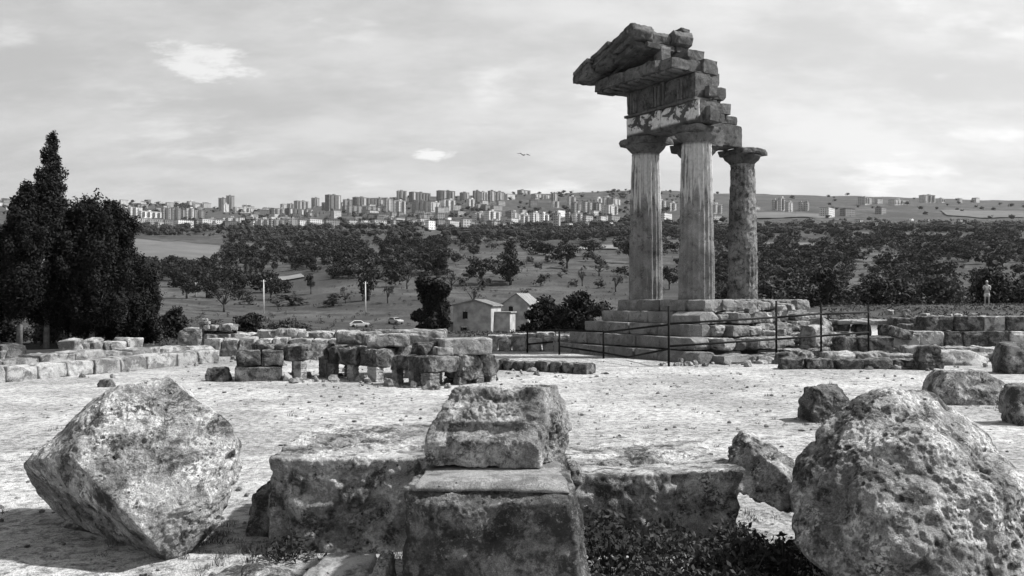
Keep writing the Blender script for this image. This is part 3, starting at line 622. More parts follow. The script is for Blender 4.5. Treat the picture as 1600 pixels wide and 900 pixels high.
stone('boulder', 'massive rounded boulder pitted with holes, filling the lower right corner', 'boulder', pts_px([
    (1390, 600, 6.35), (1345, 618, 6.3), (1322, 632, 6.3), (1276, 664, 6.3), (1232, 726, 6.2), (1224, 775, 6.0), (1232, 832, 5.8), (1272, 892, 5.6), (1330, 940, 5.55), (1445, 604, 6.4), (1492, 640, 6.4), (1536, 682, 6.4), (1588, 742, 6.4), (1650, 800, 6.3), (1680, 900, 6.1),
    (1360, 730, 5.55), (1400, 850, 5.25), (1480, 700, 5.6), (1560, 800, 5.4), (1520, 950, 5.2), (1620, 950, 5.4), (1400, 960, 5.4), (1300, 800, 7.2), (1600, 800, 7.4), (1420, 640, 7.3), (1350, 930, 7.0), (1650, 920, 7.0)]),
    level=8, p=60, amp=(.08, .04, .028), seed=65, cuts=3, cutd=(.02, .07), strata=.022, axis=(-.4, .2, .9), holes=.045, npits=46, pit_r=(.015, .055), pits=((PX(1295, 788, 5.75), (.12, .2, .11), .11, (.5, .8, 0)), (PX(1490, 672, 5.75), (.08, .12, .05), .11, (0, 1, -.2)), (PX(1385, 715, 5.62), (.11, .12, .08), .05, (0, 1, -.3))))
stone('flat_stone', 'flat pale cut slab with a raised right end at the bottom edge', 'stone', [(-1.49, 5.45, -.05), (-.80, 5.42, -.05), (-.78, 6.1, -.05), (-1.35, 6.2, -.05), (-1.47, 5.5, .16), (-.95, 5.5, .19), (-1.27, 6.12, .28), (-.9, 6.08, .28)], M_SAW, level=6, p=40, amp=(.02, .014, .006), seed=75)
stone('rubble_stone', 'rough upright stub on the right end of the flat pale slab', 'stone', [(-.96, 5.45, -.04), (-.74, 5.45, -.04), (-.75, 6.05, -.04), (-.92, 6.08, -.04), (-.94, 5.55, .20), (-.80, 5.5, .2), (-.79, 6.0, .34), (-.87, 6.05, .34), (-.80, 5.75, .30)], M_LICHEN, level=6, p=22, amp=(.03, .02, .008), seed=76)
stone('flat_stone', 'low half-buried mottled rock at the foot of the balanced boulder', 'stone', [(-2.3, 5.9, -.1), (-1.5, 5.7, -.1), (-1.35, 6.3, -.1), (-2.15, 6.55, -.1), (-2.1, 6.05, .10), (-1.6, 5.95, .12), (-1.55, 6.25, .15), (-2.0, 6.4, .13)], M_LICHEN, level=6, p=14, amp=(.05, .03, .01), seed=77)
stone('rubble_stone', 'shaded small rock between the balanced boulder and the squarish block', 'stone', [(-2.25, 7.5, -.05), (-1.98, 7.45, -.05), (-1.95, 8.1, -.05), (-2.25, 8.1, -.05), (-2.2, 7.55, .32), (-2.02, 7.55, .42), (-2.05, 8.0, .45), (-2.2, 8, .36)], M_DARKSTONE, level=5, p=16, amp=(.05, .02, .008), seed=78)
stone('rubble_stone', 'small dark chip wedged beside the tapered block, above the socketed one', 'stone', [(.42, 6.98, .55), (.56, 6.96, .55), (.55, 7.2, .55), (.42, 7.2, .56), (.45, 7.0, .74), (.54, 7.02, .72), (.5, 7.15, .74)], M_DARKSTONE, level=4, p=14, amp=(.02, .01, .004), seed=79)
# mid-ground loose stones
def loose(px, pyb, w, h, label, seed, d=1.0, mat=None, lean=0.0, level=5, name='loose_stone', p=34, skew=(0, 0), amp=(.05, .022, .012)):
    Y = GY(pyb); s = Y / F; W_, H_ = w * s, h * s; X = GX(px, Y + W_ * d / 2); y0 = Y + .02; r = np.random.default_rng(seed); P = []
    for (u, v, q) in ((-.40, 0, 0), (.36, 0, 0), (.46, 1, 0), (-.42, 1, 0), (-.5, .1, .45), (.5, .15, .4), (.5, .9, .5), (-.47, .9, .55), (-.42 + skew[0], .2, .95), (.25 + skew[1], .25, .92), (.30 + skew[1], .8, 1.0), (-.35 + skew[0], .8, 1.0)):
        P.append((X + u * W_ + r.uniform(-.05, .05) * W_ + lean * q * W_, y0 + v * W_ * d + r.uniform(-.05, .05) * W_, -.04 + q * (H_ + .04) * (1 + r.uniform(-.06, .03))))
    return stone(name, label, 'stone', P, mat or M_RUIN, level=level, p=p * 1.6, amp=amp, seed=seed, cuts=4, cutd=(.01 * W_, .07 * W_), strata=.015, holes=.015)
loose(1290, 662, 76, 56, 'squat block with dark left face on open ground behind the right-hand boulder', 81, .9, level=6)
loose(1514, 635, 132, 56, 'long wedge-shaped stone with shadowed front lying on the pale ground', 82, .6, M_LICHEN, level=6, skew=(.05, -.1))
loose(1612, 668, 84, 66, 'dark rounded rock cut off by the right edge of the photo', 83, .8, M_DARKSTONE)
loose(1590, 585, 72, 50, 'large rounded stone before the right-hand courses, at the photo edge', 84, .8)
loose(1452, 580, 42, 42, 'upright squat stub of stone at the end of the low curb', 85, .8, p=20)
loose(166, 606, 24, 13, 'small dark cobble near the left curb wall', 86, .9, level=4, amp=(.02, .01, .005))
loose(342, 597, 36, 22, 'rounded loose stone at the corner of the two-course pile', 87, .9, level=5, amp=(.03, .02, .005))
loose(1500, 572, 90, 24, 'low mound of pale rubble behind the wedge-shaped stone', 88, .6, M_WALL, level=5)

# ------------------------------------------------------------------ left curb walls
rw = np.random.default_rng(21)
def wall_px(name, label, edges, basef, off, z0, z1, depth, mat, amp=(.03, .02), chip=.12, tops=None, seed=300, dz=.0, step=.14, gap=.03, base_z=0.0, cat='wall', rad=.06, child='block'):
    """a row of blocks whose feet follow a line on the ground; edges are joint columns in the photograph, off pushes the row back"""
    P = []
    for px in edges: Y = F * (EZ - base_z) / (basef(px) - HY); P.append(np.array((GX(px, Y), Y)))
    d = P[-1] - P[0]; d /= np.linalg.norm(d); n = np.array((-d[1], d[0]));
    if n[1] < 0: n = -n
    c0 = (P[0] + P[-1]) / 2 + n * (off + depth / 2)
    w = tag(empty(name, (c0[0], c0[1], 0)), label, cat)
    for i in range(len(P) - 1):
        a, b = P[i] + n * off, P[i + 1] + n * off; L = np.linalg.norm(b - a); m = (a + b) / 2 + n * depth / 2 - c0 + n * rw.uniform(-.03, .03)
        H = (z1 - z0) + rw.uniform(-dz, dz)
        block(child, w, (m[0], m[1], z0), (L - gap, depth, H), mat, rz=math.atan2((b - a)[1], (b - a)[0]) + rw.uniform(-.015, .015), seed=seed + i, step=step, rad=rad, amp=amp, chip=chip)
    return w
lf = lambda px: 600 - .0988 * px
wall_px('curb_wall', 'front row of pale curb blocks running along the left side of the plaza', (-90, -40, 11, 61, 106, 150, 190, 232, 278, 311, 344), lf, 0, -.03, .41, .75, M_WALL, seed=300, dz=.035, chip=.2)
wall_px('curb_wall', 'second higher row of long pale slabs just behind the front curb', (-110, -45, 3, 48, 105, 160, 206, 247, 290, 335, 372), lf, .9, -.03, .53, .9, M_WALL, seed=320, dz=.05, amp=(.05, .04), chip=.25)
wall_px('stone_row', 'short row of rounded rubble blocks behind the curb near the dark bushes', (203, 222, 231, 252, 261, 284, 312), lf, 2.1, -.03, .78, .6, M_WALL, seed=340, dz=.09, amp=(.09, .04), rad=.13)
wall_px('stone_row', 'single slab and its neighbour lying before the cypress trunks', (62, 92, 101), lf, 2.0, -.03, .66, .6, M_WALL, seed=350, dz=.05, amp=(.05, .03))
wall_px('stone_row', 'lone oblong block standing before the rounded cypress', (104, 143), lf, 2.3, -.03, .78, .5, M_RUIN, seed=355, dz=.02, amp=(.03, .03))
wall_px('stone_row', 'pale slab row stretching behind the two-course pile', (318, 345, 372, 398, 425, 450, 486, 512, 545), lambda px: 558 - .006 * (px - 318), 0, -.03, .62, .9, M_WALL, seed=360, dz=.03, amp=(.05, .03))
wall_px('stone_row', 'far row of weathered slabs behind the left-hand ruins', (272, 312, 356, 396, 430, 470, 520, 560), lambda px: 552 - .004 * (px - 272), .4, -.03, .80, .8, M_WALL, seed=375, dz=.07, amp=(.07, .05))
wall_px('slab_pile', 'small pile of pale slabs topping the far left row', (308, 331, 356), lambda px: 552, .5, .80, 1.07, .8, M_WALL, seed=385, dz=.05, amp=(.05, .04), cat='pile')
wall_px('slab_pile', 'overhanging thin slab beside the small pile of pale slabs', (277, 309), lambda px: 552, .45, .76, .93, .8, M_WALL, seed=388, dz=.01, amp=(.05, .03), cat='pile')
# little cairn: two uprights, a lintel and a cap stone
Yc = 31.2; cz = .98; cairn = tag(empty('cairn', (GX(320, Yc), Yc, cz)), 'tiny cairn of two uprights with a capstone on the slab pile', 'cairn')
for dx in (-.12, .12): block('upright', cairn, (dx, 0, 0), (.09, .16, .17), M_WALL, seed=391, rad=.03, amp=(.02, .01), step=.06)
block('lintel', cairn, (0, 0, .17), (.36, .2, .09), M_WALL, seed=392, rad=.03, amp=(.02, .01), step=.06); block('cap_stone', cairn, (0, 0, .26), (.22, .18, .12), M_WALL, seed=393, rad=.05, amp=(.03, .01), step=.06)
for i, (px, py, w, h, lb) in enumerate(((438, 529, 12, 13, 'small upright stone perched on the far slab row, left one'), (456, 529, 17, 12, 'small flat stone perched on the far slab row, middle one'), (474, 529, 16, 9, 'thin stone perched on the far slab row, right one'))):
    Y = 30.5; p = PX(px, py + 2, Y); s = Y / F
    o = link('perched_stone', block_mesh('perched_stone', w * s, .3, h * s, M_WALL, step=.07, rad=.08, amp=(.04, .02), seed=395 + i, chip=.1), None, (p[0], p[1], .74)); tag(o, lb, 'stone')

# ------------------------------------------------------------------ slab-and-pier ruins in the middle
def pier_mesh(w, d, h, seed, courses=5):
    parts = []
    rr = np.random.default_rng(seed); nz = courses * 4 + 1; z = np.linspace(0, h, nz); ring = []
    na_ = 6; sq = [(-.5 + i / na_, -.5) for i in range(na_)] + [(.5, -.5 + i / na_) for i in range(na_)] + [(.5 - i / na_, .5) for i in range(na_)] + [(-.5, .5 - i / na_) for i in range(na_)]
    V = []; n = len(sq)
    for k, zz in enumerate(z):
        ph = (k % 4) / 4; s = .93 if k % 4 == 0 and 0 < k < nz - 1 else 1.0
        for (a, b) in sq: V.append((a * w * s + rr.uniform(-.008, .008), b * d * s + rr.uniform(-.008, .008), zz))
    Fa = [(k * n + j, k * n + (j + 1) % n, (k + 1) * n + (j + 1) % n, (k + 1) * n + j) for k in range(nz - 1) for j in range(n)]
    me = bpy.data.meshes.new('pier'); me.from_pydata(V, [], Fa + [tuple(range(n))[::-1], tuple(range((nz - 1) * n, nz * n))]); me.materials.append(M_WALL); return me
def pier_ruin(label, px, py, ang, slabs, piers, zp, name='slab_ruin'):
    Y = GY(py); r = tag(empty(name, (GX(px, Y), Y, 0), math.radians(ang)), label, 'ruin')
    for i, (x0, x1, y0, y1, z0, z1, sd, m) in enumerate(slabs): block('slab', r, ((x0 + x1) / 2, (y0 + y1) / 2, z0), (x1 - x0 - .02, y1 - y0 - .02, z1 - z0), m, seed=sd, step=.075, rad=.04, amp=(.05, .055), chip=.18, maxn=22)
    for i, (x, y, w, d, h) in enumerate(piers): link('pier', pier_mesh(w, d, h, 7 + i), r, (x + w / 2, y + d / 2, -.02))
    return r
pr = tag(empty('block_pile', (GX(376, 21.7), 21.7, 0), math.radians(14)), 'two-course pile of squared dark blocks at the left end of the slab ruins', 'pile')
block('block', pr, (.42, .45, -.03), (1.1, .8, .39), M_RUIN, seed=401, step=.09, rad=.04, amp=(.03, .02), chip=.1); block('block', pr, (.16, .45, .37), (.58, .75, .37), M_RUIN, seed=402, step=.09, rad=.08, amp=(.05, .03), chip=.25); block('block', pr, (.74, .48, .37), (.52, .75, .37), M_RUIN, seed=403, step=.09, rad=.03, amp=(.02, .02), chip=.05)
pier_ruin('left slab ruin on two pale piers, next to the two-course pile', 470, 595, 62, [(-.05, 1.25, -.05, .95, .47, .88, 411, M_RUIN), (-.02, .6, .97, 1.7, .45, .86, 412, M_RUIN)], [(0, 0, .22, .24, .5), (.95, .0, .2, .24, .48), (.0, .8, .2, .22, .46), (.1, 1.4, .2, .22, .46), (.9, .85, .25, .25, .47)], .5)
pier_ruin('middle slab ruin carried on brick piers with dark gaps beneath', 588, 597, 56, [(-.05, .75, -.05, .62, .36, .81, 421, M_RUIN), (-.03, .70, .64, 1.35, .37, .80, 422, M_RUIN), (-.02, .75, 1.37, 1.75, .38, .81, 423, M_RUIN), (.77, 1.9, -.02, .8, .40, .82, 424, M_RUIN)],
          [(0, 0, .26, .30, .38), (.02, .78, .2, .22, .40), (.0, 1.45, .2, .22, .40), (1.3, .0, .22, .24, .40), (.7, .7, .24, .24, .40), (.6, 1.45, .22, .22, .40), (1.5, .6, .2, .2, .40)], .40)
pier_ruin('right slab ruin nearest the viewer, on stubby piers with dark hollows', 672, 607, 46, [(-.06, .95, -.05, .78, .34, .70, 431, M_RUIN), (-.02, .9, .80, 1.45, .36, .69, 432, M_RUIN), (.97, 1.62, -.02, .7, .12, .69, 433, M_RUIN), (1.64, 2.15, .0, .7, .20, .70, 434, M_RUIN)],
          [(0, 0, .28, .32, .36), (.02, .6, .18, .18, .37), (.02, 1.2, .2, .2, .37), (.95, .05, .22, .22, .2), (1.5, .05, .24, .24, .3), (2.0, .1, .2, .2, .3), (.7, .6, .2, .2, .36), (1.3, .4, .2, .2, .3), (.7, 1.2, .2, .2, .36)], .35)
def slab(label, px, Y, z0, size, ang, seed, mat=M_WALL, amp=(.06, .03), chip=.22, rad=.06):
    o = link('loose_slab', block_mesh('loose_slab', *size, mat, step=.09, rad=rad, amp=amp, seed=seed, chip=chip, maxn=20), None, (GX(px, Y), Y, z0), math.radians(ang)); return tag(o, label, 'slab')
slab('broad pale slab lying across the middle pier ruin', 606, 22.5, .815, (1.1, .8, .33), 20, 441)
slab('rounded pale slab behind and left of the broad one on the middle ruin', 562, 23.3, .82, (1.15, .9, .36), 12, 442, amp=(.07, .04), rad=.1)
slab('long pale slab farther back over the middle ruin', 640, 24.0, .82, (1.9, .9, .36), 8, 443, amp=(.07, .04), rad=.1)
slab('long bright flat slab on top of the right pier ruin', 724, 21.35, .70, (1.2, .75, .40), 20, 444, M_SAW, (.04, .02))
slab('broken dark stone at the left end of the bright slab on the right ruin', 668, 21.3, .70, (.6, .6, .30), 35, 445, M_RUIN, (.08, .04))
slab('small squared stub in front of the bright slab on the right ruin', 692, 20.75, .70, (.42, .34, .20), 25, 446, M_WALL, (.03, .02), .08)
slab('thin slab at the far right end of the right pier ruin', 760, 22.0, -.02, (.5, .5, .62), 40, 447, M_RUIN, (.07, .04))
# foot rubble under the piers
for i, (px, py, w) in enumerate(((452, 590, .4), (542, 592, .5), (612, 596, .45), (690, 603, .35), (745, 598, .35))): pass
wall_px('low_wall', 'low dark rubble wall running right from the pier ruins', (768, 784, 800, 818, 836, 856, 874, 894, 919), lambda px: 578 + (px - 768) * .047, 0, -.03, .29, .55, M_RUIN, seed=460, dz=.02, amp=(.04, .03), step=.09)
wall_px('stone_row', 'row of low pale blocks left of the temple steps, behind the fence', (752, 778, 800, 822, 848, 872, 905, 935), lambda px: 549, 0, -.03, .50, .7, M_WALL, seed=470, dz=.08, amp=(.06, .04))
wall_px('stone_row', 'thin pale curb beyond the fence, before the farmhouses', (760, 800, 840, 870, 905), lambda px: 534, 1.5, -.1, .30, .7, M_WALL, seed=480, dz=.08, amp=(.06, .04))
# ------------------------------------------------------------------ right-hand ruins
wall_px('curb_wall', 'low crumbling curb with dark face right of the platform', (1222, 1262, 1305, 1350, 1396, 1441), lambda px: 578, 0, -.04, .31, .6, M_RUIN, seed=500, dz=.03, amp=(.07, .05), chip=.2, step=.10)
wall_px('curb_wall', 'second low curb behind, running to the photo edge', (1288, 1340, 1392, 1440, 1495, 1550, 1605, 1650), lambda px: 566, 0, -.04, .28, .7, M_WALL, seed=520, dz=.04, amp=(.08, .05), chip=.2, step=.11)
wall_px('curb_wall', 'third pale curb below the two-course wall at right', (1420, 1480, 1530, 1590, 1650), lambda px: 559, 0, -.04, .40, .8, M_WALL, seed=535, dz=.05, amp=(.08, .05), chip=.2, step=.11)
cw = tag(empty('course_wall', (GX(1540, 33.4), 33.4, 0)), 'two-course wall of large squared blocks at the far right', 'wall')
for row, (eds, z0, z1, yo) in enumerate((((1425, 1476, 1506, 1578, 1640, 1700), .0, .82, .0), ((1451, 1497, 1543, 1578, 1640, 1700), .825, 1.36, .25))):
    for i in range(len(eds) - 1):
        xa, xb = GX(eds[i], 33.4), GX(eds[i + 1], 33.4)
        block('block', cw, ((xa + xb) / 2 - cw.location.x, yo + .5, z0), (xb - xa - .025, 1.0, z1 - z0), M_RUIN if (i + row) % 3 else M_WALL, seed=550 + 10 * row + i, step=.12, rad=.04, amp=(.04, .03), chip=.12)
def rblock(label, px, py, z0, size, ang, seed, mat=M_WALL, tilt=0, Y=None, **k):
    Y = Y or F * (EZ - z0) / (py - HY); o = link('tumbled_block', block_mesh('tumbled_block', *size, mat, step=.09, rad=.07, amp=(.06, .04), seed=seed, chip=.25, maxn=16, **k), None, (GX(px, Y), Y, z0), math.radians(ang)); o.rotation_euler.y = math.radians(tilt); return tag(o, label, 'block')
rblock('drum-shaped stub beside the fence corner post', 1322, 550, .1, (.75, .7, .55), 20, 571, M_RUIN)
rblock('squat tumbled block between the fence and the course wall', 1366, 548, .15, (1.2, .8, .52), -8, 572, M_RUIN)
rblock('tilted wedge stone leaning on the squat tumbled block', 1400, 527, .60, (.95, .7, .35), 15, 573, M_RUIN, 14)
rblock('pale squared block at the foot of the course wall', 1412, 543, .20, (.95, .7, .55), -12, 574, M_WALL)
rblock('long pale slab raised on stones behind the fence', 1350, 504, .98, (2.6, 1.0, .20), 4, 575, M_WALL, Y=36.5)
for i, (px, lb) in enumerate(((1312, 'left'), (1345, 'middle'), (1388, 'right'))): rblock(f'{lb} prop stone under the raised pale slab', px, 520, .35, (.6, .7, .66), 5, 576 + i, M_RUIN, Y=36.6)
rblock('rough rubble block at the left end of the course wall', 1430, 520, .50, (1.2, .8, .55), 5, 580, M_RUIN, Y=34.5)
rblock('rubble block above the pale squared one, left of the course wall', 1421, 500, 1.0, (1.5, .8, .28), 2, 581, M_RUIN, Y=35.4)
rblock('pale foundation block right of the temple base, by the fence corner', 1272, 548, .3, (.7, .8, .75), 25, 582, M_WALL, Y=32.5)
rblock('upright thin slab right of the temple base', 1282, 540, .35, (.35, .7, .95), 30, 583, M_WALL, Y=33.2)
for i, (px, py, w, lb) in enumerate(((1390, 489, 10, 'left of the two on the grassy bank'), (1416, 488, 12, 'right of the two on the grassy bank'))):
    Y = 50; X = GX(px, Y); z = float(ter(X, Y)[0]); rblock('small pale stone, ' + lb, px, py, z - .03, (w * Y / F, .4, .32), 10, 585 + i, M_WALL, Y=Y)
bk = []
for i in range(9):
    px = 1432 + i * 13; Y = 47 + rw.uniform(-1, 1); X = GX(px, Y); z = float(ter(X, Y)[0]); bk.append((X, Y, z, rw.uniform(.2, .45)))
br = tag(empty('stone_row', (bk[4][0], bk[4][1], 0)), 'scatter line of small stones along the grassy bank before the walker', 'stones')
for i, (X, Y, z, w) in enumerate(bk): block('block', br, (X - bk[4][0], Y - bk[4][1], z - .05), (w, w * .8, w * .6), M_WALL, rz=rw.uniform(0, 3), seed=590 + i, step=.1, rad=.1, amp=(.05, .03))

# ------------------------------------------------------------------ walker on the bank
def skin_obj(name, verts, edges, radii, mat, parent=None, loc=(0, 0, 0), root=0, sub=2):
    me = bpy.data.meshes.new(name); me.from_pydata(verts, edges, []); o = link(name, me, parent, loc); me.materials.append(mat)
    m = o.modifiers.new('skin', 'SKIN'); m.use_smooth_shade = True
    for i, r in enumerate(radii): s = me.skin_vertices[0].data[i]; s.radius = (r, r) if not isinstance(r, tuple) else r; s.use_root = (i == root)
    s = o.modifiers.new('sub', 'SUBSURF'); s.levels = s.render_levels = sub; return o
M_SKIN = plain_mat('skin', .32, .1, 9, .6, 0); M_WHITE = plain_mat('white_cloth', .6, .1, 12, .9, .2); M_HAIR = plain_mat('pale_hair', .42, .2, 30, .7, .2); M_EYE = plain_mat('dark_eye', .03, .1, 9, .4, 0)
Yp = 64.0; Xp = GX(1542, Yp); zp = float(ter(Xp, Yp)[0])
pv = [(0, 0, .92), (0, .0, 1.12), (0, .01, 1.36), (0, 0, 1.47), (0, -.02, 1.56), (0, -.03, 1.66), (0, -.02, 1.74),
      (-.10, 0, .88), (-.11, -.05, .48), (-.12, .03, .09), (-.13, -.12, .03), (.10, 0, .88), (.12, .06, .48), (.13, .12, .10), (.14, -.03, .03),
      (-.19, .01, 1.38), (-.21, -.06, 1.12), (-.12, -.27, 1.22), (-.06, -.33, 1.28), (.19, .01, 1.38), (.21, -.04, 1.11), (.14, -.26, 1.18), (.07, -.33, 1.27)]
pe = [(0, 1), (1, 2), (2, 3), (3, 4), (4, 5), (5, 6), (0, 7), (7, 8), (8, 9), (9, 10), (0, 11), (11, 12), (12, 13), (13, 14), (2, 15), (15, 16), (16, 17), (17, 18), (2, 19), (19, 20), (20, 21), (21, 22)]
prad = [(.15, .11), (.13, .10), (.16, .11), .055, .075, .095, .06, .095, .062, .042, .035, .095, .062, .042, .035, .06, .045, .034, .03, .06, .045, .034, .03]
person = tag(skin_obj('person', pv, pe, prad, M_SKIN, None, (Xp, Yp, zp - .01)), 'person in white top and shorts standing on the grassy bank, hands raised to the chest', 'person')
person.rotation_euler.z = math.radians(-25)
skin_obj('shirt', [(0, 0, .95), (0, 0, 1.15), (0, .01, 1.36), (0, 0, 1.45), (-.19, .01, 1.38), (-.235, -.03, 1.2), (.19, .01, 1.38), (.235, -.02, 1.2)], [(0, 1), (1, 2), (2, 3), (2, 4), (4, 5), (2, 6), (6, 7)], [(.145, .11), (.135, .105), (.15, .11), .06, .06, .05, .06, .05], M_WHITE, person)
skin_obj('shorts', [(0, 0, .96), (0, 0, .90), (-.10, 0, .82), (-.11, -.03, .58), (.10, 0, .82), (.115, .03, .58)], [(0, 1), (1, 2), (2, 3), (1, 4), (4, 5)], [(.165, .125), (.16, .12), .115, .105, .115, .105], M_WHITE, person)
skin_obj('hair', [(0, .0, 1.76), (0, .06, 1.70), (0, .07, 1.60)], [(0, 1), (1, 2)], [(.10, .09), (.085, .07), (.07, .05)], M_HAIR, person)

# ------------------------------------------------------------------ farmhouses, poles, cars, bird
M_PLASTER = plain_mat('old_plaster', .33, .35, .8, .95, .5, .03); M_ROOF = plain_mat('pale_tiles', .24, .25, 1.5, .9, .6, .05); M_DARK = plain_mat('dark_opening', .012, .2, 5, .9, 0); M_POLE = plain_mat('pale_pole', .55, .2, 4, .8, .1)
def house(label, px0, px1, yb, ye, ypk, Y, depth, rz, pk, wins, chim=False):
    X0, X1 = GX(px0, Y), GX(px1, Y); w = X1 - X0; zb = EZ + (HY - yb) / F * Y; h = (yb - ye) / F * Y; hp = (yb - ypk) / F * Y; xp = w * pk
    r = tag(empty('stone_house', (X0, Y, zb), math.radians(rz)), label, 'house')
    def gab(y): return [(0, y, -1.5), (w, y, -1.5), (w, y, h), (xp, y, hp), (0, y, h)]
    V = gab(0) + gab(depth); Fa = [(0, 1, 2, 3, 4), (9, 8, 7, 6, 5), (1, 6, 7, 2), (5, 0, 4, 9)]
    me = bpy.data.meshes.new('wall'); me.from_pydata(V, [], Fa); me.materials.append(M_PLASTER); link('wall', me, r)
    for s, (xa, za, xb, zb_) in enumerate(((-.35, h - .35 * (hp - h) / max(xp, .1), xp + .02, hp), (xp - .02, hp, w + .35, h - .35 * (hp - h) / max(w - xp, .1)))):
        parts = []; n = 14
        for k in range(n):   # rows of barrel tiles running down the slope
            y0 = -.25 + (depth + .5) * k / n; y1 = -.25 + (depth + .5) * (k + 1) / n; lift = .10 if k % 2 else .16
            parts.append((np.array([(xa, y0, za), (xb, y0, zb_), (xb, y1, zb_), (xa, y1, za), (xa, y0, za + lift), (xb, y0, zb_ + lift), (xb, y1, zb_ + lift), (xa, y1, za + lift)]), np.array([(0, 3, 2, 1), (4, 5, 6, 7), (0, 1, 5, 4), (1, 2, 6, 5), (2, 3, 7, 6), (3, 0, 4, 7)])))
        rf = link('roof', mesh_np('roof', *joinq(parts), M_ROOF), r)
    for (kind, xa, xb, za, zc, face) in wins:
        o = empty(kind); o.parent = r
        def fb(nm, a, b, c, d, e, f_, m):
            if face == 0: return box(nm, o, a, b, c, d, e, f_, m)
            return box(nm, o, w - d, w - c, a, b, e, f_, m)
        t_ = .12
        fb('lintel', xa - t_, xb + t_, -.05, .05, zc, zc + .16, M_WALL); fb('sill', xa - t_, xb + t_, -.07, .05, za - .1, za, M_WALL)
        fb('pane', xa, xb, -.015, .04, za + .002, zc - .002, M_DARK)
    return r
h1 = house('pale stone farmhouse with two small square windows, beside the dark tree', 708, 769, 528, 477, 469, 140, 6.5, -13, .58, [('window', 1.55, 2.35, 3.0, 4.1, 0), ('window', 1.2, 2.2, .35, 1.65, 0), ('window', 2.0, 2.9, 2.4, 3.6, 1)])
box('side_wing', h1, 6.05, 8.6, 2.2, 6.0, -1.0, 3.9, M_PLASTER); box('side_wing_roof', h1, 5.9, 8.8, 2.0, 6.2, 3.9, 4.1, M_ROOF)
box('lean_to', h1, -2.2, -.05, .8, 3.5, -1.0, 2.2, M_PLASTER); box('lean_to_roof', h1, -2.6, -.02, .4, 3.8, 2.2, 2.4, M_DARK)
h2 = house('gabled stone farmhouse with tall upper opening and lit right slope', 786, 826, 526, 474, 459, 152, 8.0, -16, .55, [('door', 1.0, 1.75, 2.9, 5.1, 0), ('door', .5, 2.9, -1.0, 1.2, 0), ('window', 1.5, 2.4, 2.6, 3.6, 1)])
box('annex', h2, 4.4, 10.5, 3.5, 8, -1.0, 3.9, M_PLASTER); box('annex_roof', h2, 4.3, 10.8, 3.3, 8.3, 3.9, 4.15, M_ROOF)
for i, (px, yt, yb, lb) in enumerate(((571, 440, 492, 'bright utility pole standing nearest the farmhouses'), (412, 437, 486, 'slim pale utility pole in the middle of the three'), (306, 440, 466, 'distant thin utility pole on the left, before the dark wood'))):
    Y = (228, 236, 300)[i]; X = GX(px, Y); z = float(ter(X, Y)[0]); H = EZ + (HY - yt) / F * Y - z
    p = tag(empty('utility_pole', (X, Y, z)), lb, 'pole'); tube('shaft', p, [(0, 0, -.5), (0, 0, H)], [.20, .13], M_POLE, 8); box('crossarm', p, -.6, .6, -.05, .05, H - .55, H - .42, M_POLE)
    for d in (-.5, .5): tube('insulator', p, [(d, 0, H - .42), (d, 0, H - .2)], [.05, .05], M_POLE, 6)
M_PAINT = plain_mat('white_car_paint', .75, .05, 2, .3, 0); M_GLASS = plain_mat('car_glass', .02, .1, 2, .1, 0); M_TYRE = plain_mat('tyre', .015, .2, 9, .9, 0)
def car(label, px, py, Y, rz, mat):
    X = GX(px, Y); z = float(ter(X, Y)[0]); c = tag(empty('parked_car', (X, Y, z), math.radians(rz)), label, 'car', 'cars parked beyond the ruins')
    prof = [(-2.05, .35), (2.05, .35), (2.1, .75), (1.9, .88), (.95, .95), (.35, 1.42), (-1.15, 1.42), (-1.75, .95), (-2.05, .88)]
    V = [(x, s * (.82 if zz < 1 else .66), zz) for s in (-1, 1) for x, zz in prof]; n = len(prof)
    me = bpy.data.meshes.new('body'); me.from_pydata(V, [], [tuple(range(n))[::-1], tuple(range(n, 2 * n))] + [(i, (i + 1) % n, n + (i + 1) % n, n + i) for i in range(n)])
    bm = bmesh.new(); bm.from_mesh(me); bmesh.ops.recalc_face_normals(bm, faces=bm.faces); bmesh.ops.bevel(bm, geom=bm.edges[:], offset=.06, segments=2, affect='EDGES'); bm.to_mesh(me); bm.free(); me.materials.append(mat); link('body', me, c)
    for s in (-1, 1):
        q = [(-1.55, .99), (.72, .99), (.26, 1.36), (-1.08, 1.36)]; me = bpy.data.meshes.new('side_window'); me.from_pydata([(x, s * (.86 - (zz - .95) * .36), zz) for x, zz in q], [], [(0, 1, 2, 3)]); me.materials.append(M_GLASS); link('side_window', me, c)
        for x in (-1.3, 1.3): tube('wheel', c, [(x, s * .70, .31), (x, s * .88, .31)], [.31, .31], M_TYRE, 14)
    me = bpy.data.meshes.new('windscreen'); me.from_pydata([(.93, -.7, 1.0), (.93, .7, 1.0), (.42, .6, 1.38), (.42, -.6, 1.38)], [], [(0, 1, 2, 3)]); me.materials.append(M_GLASS); link('windscreen', me, c)
    return c
car('white car parked beyond the slab ruins, left of the other', 562, 511, 185, 12, M_PAINT)
car('smaller pale car partly hidden, parked toward the dark tree', 618, 507, 198, -50, plain_mat('grey_car_paint', .4, .05, 2, .3, 0))
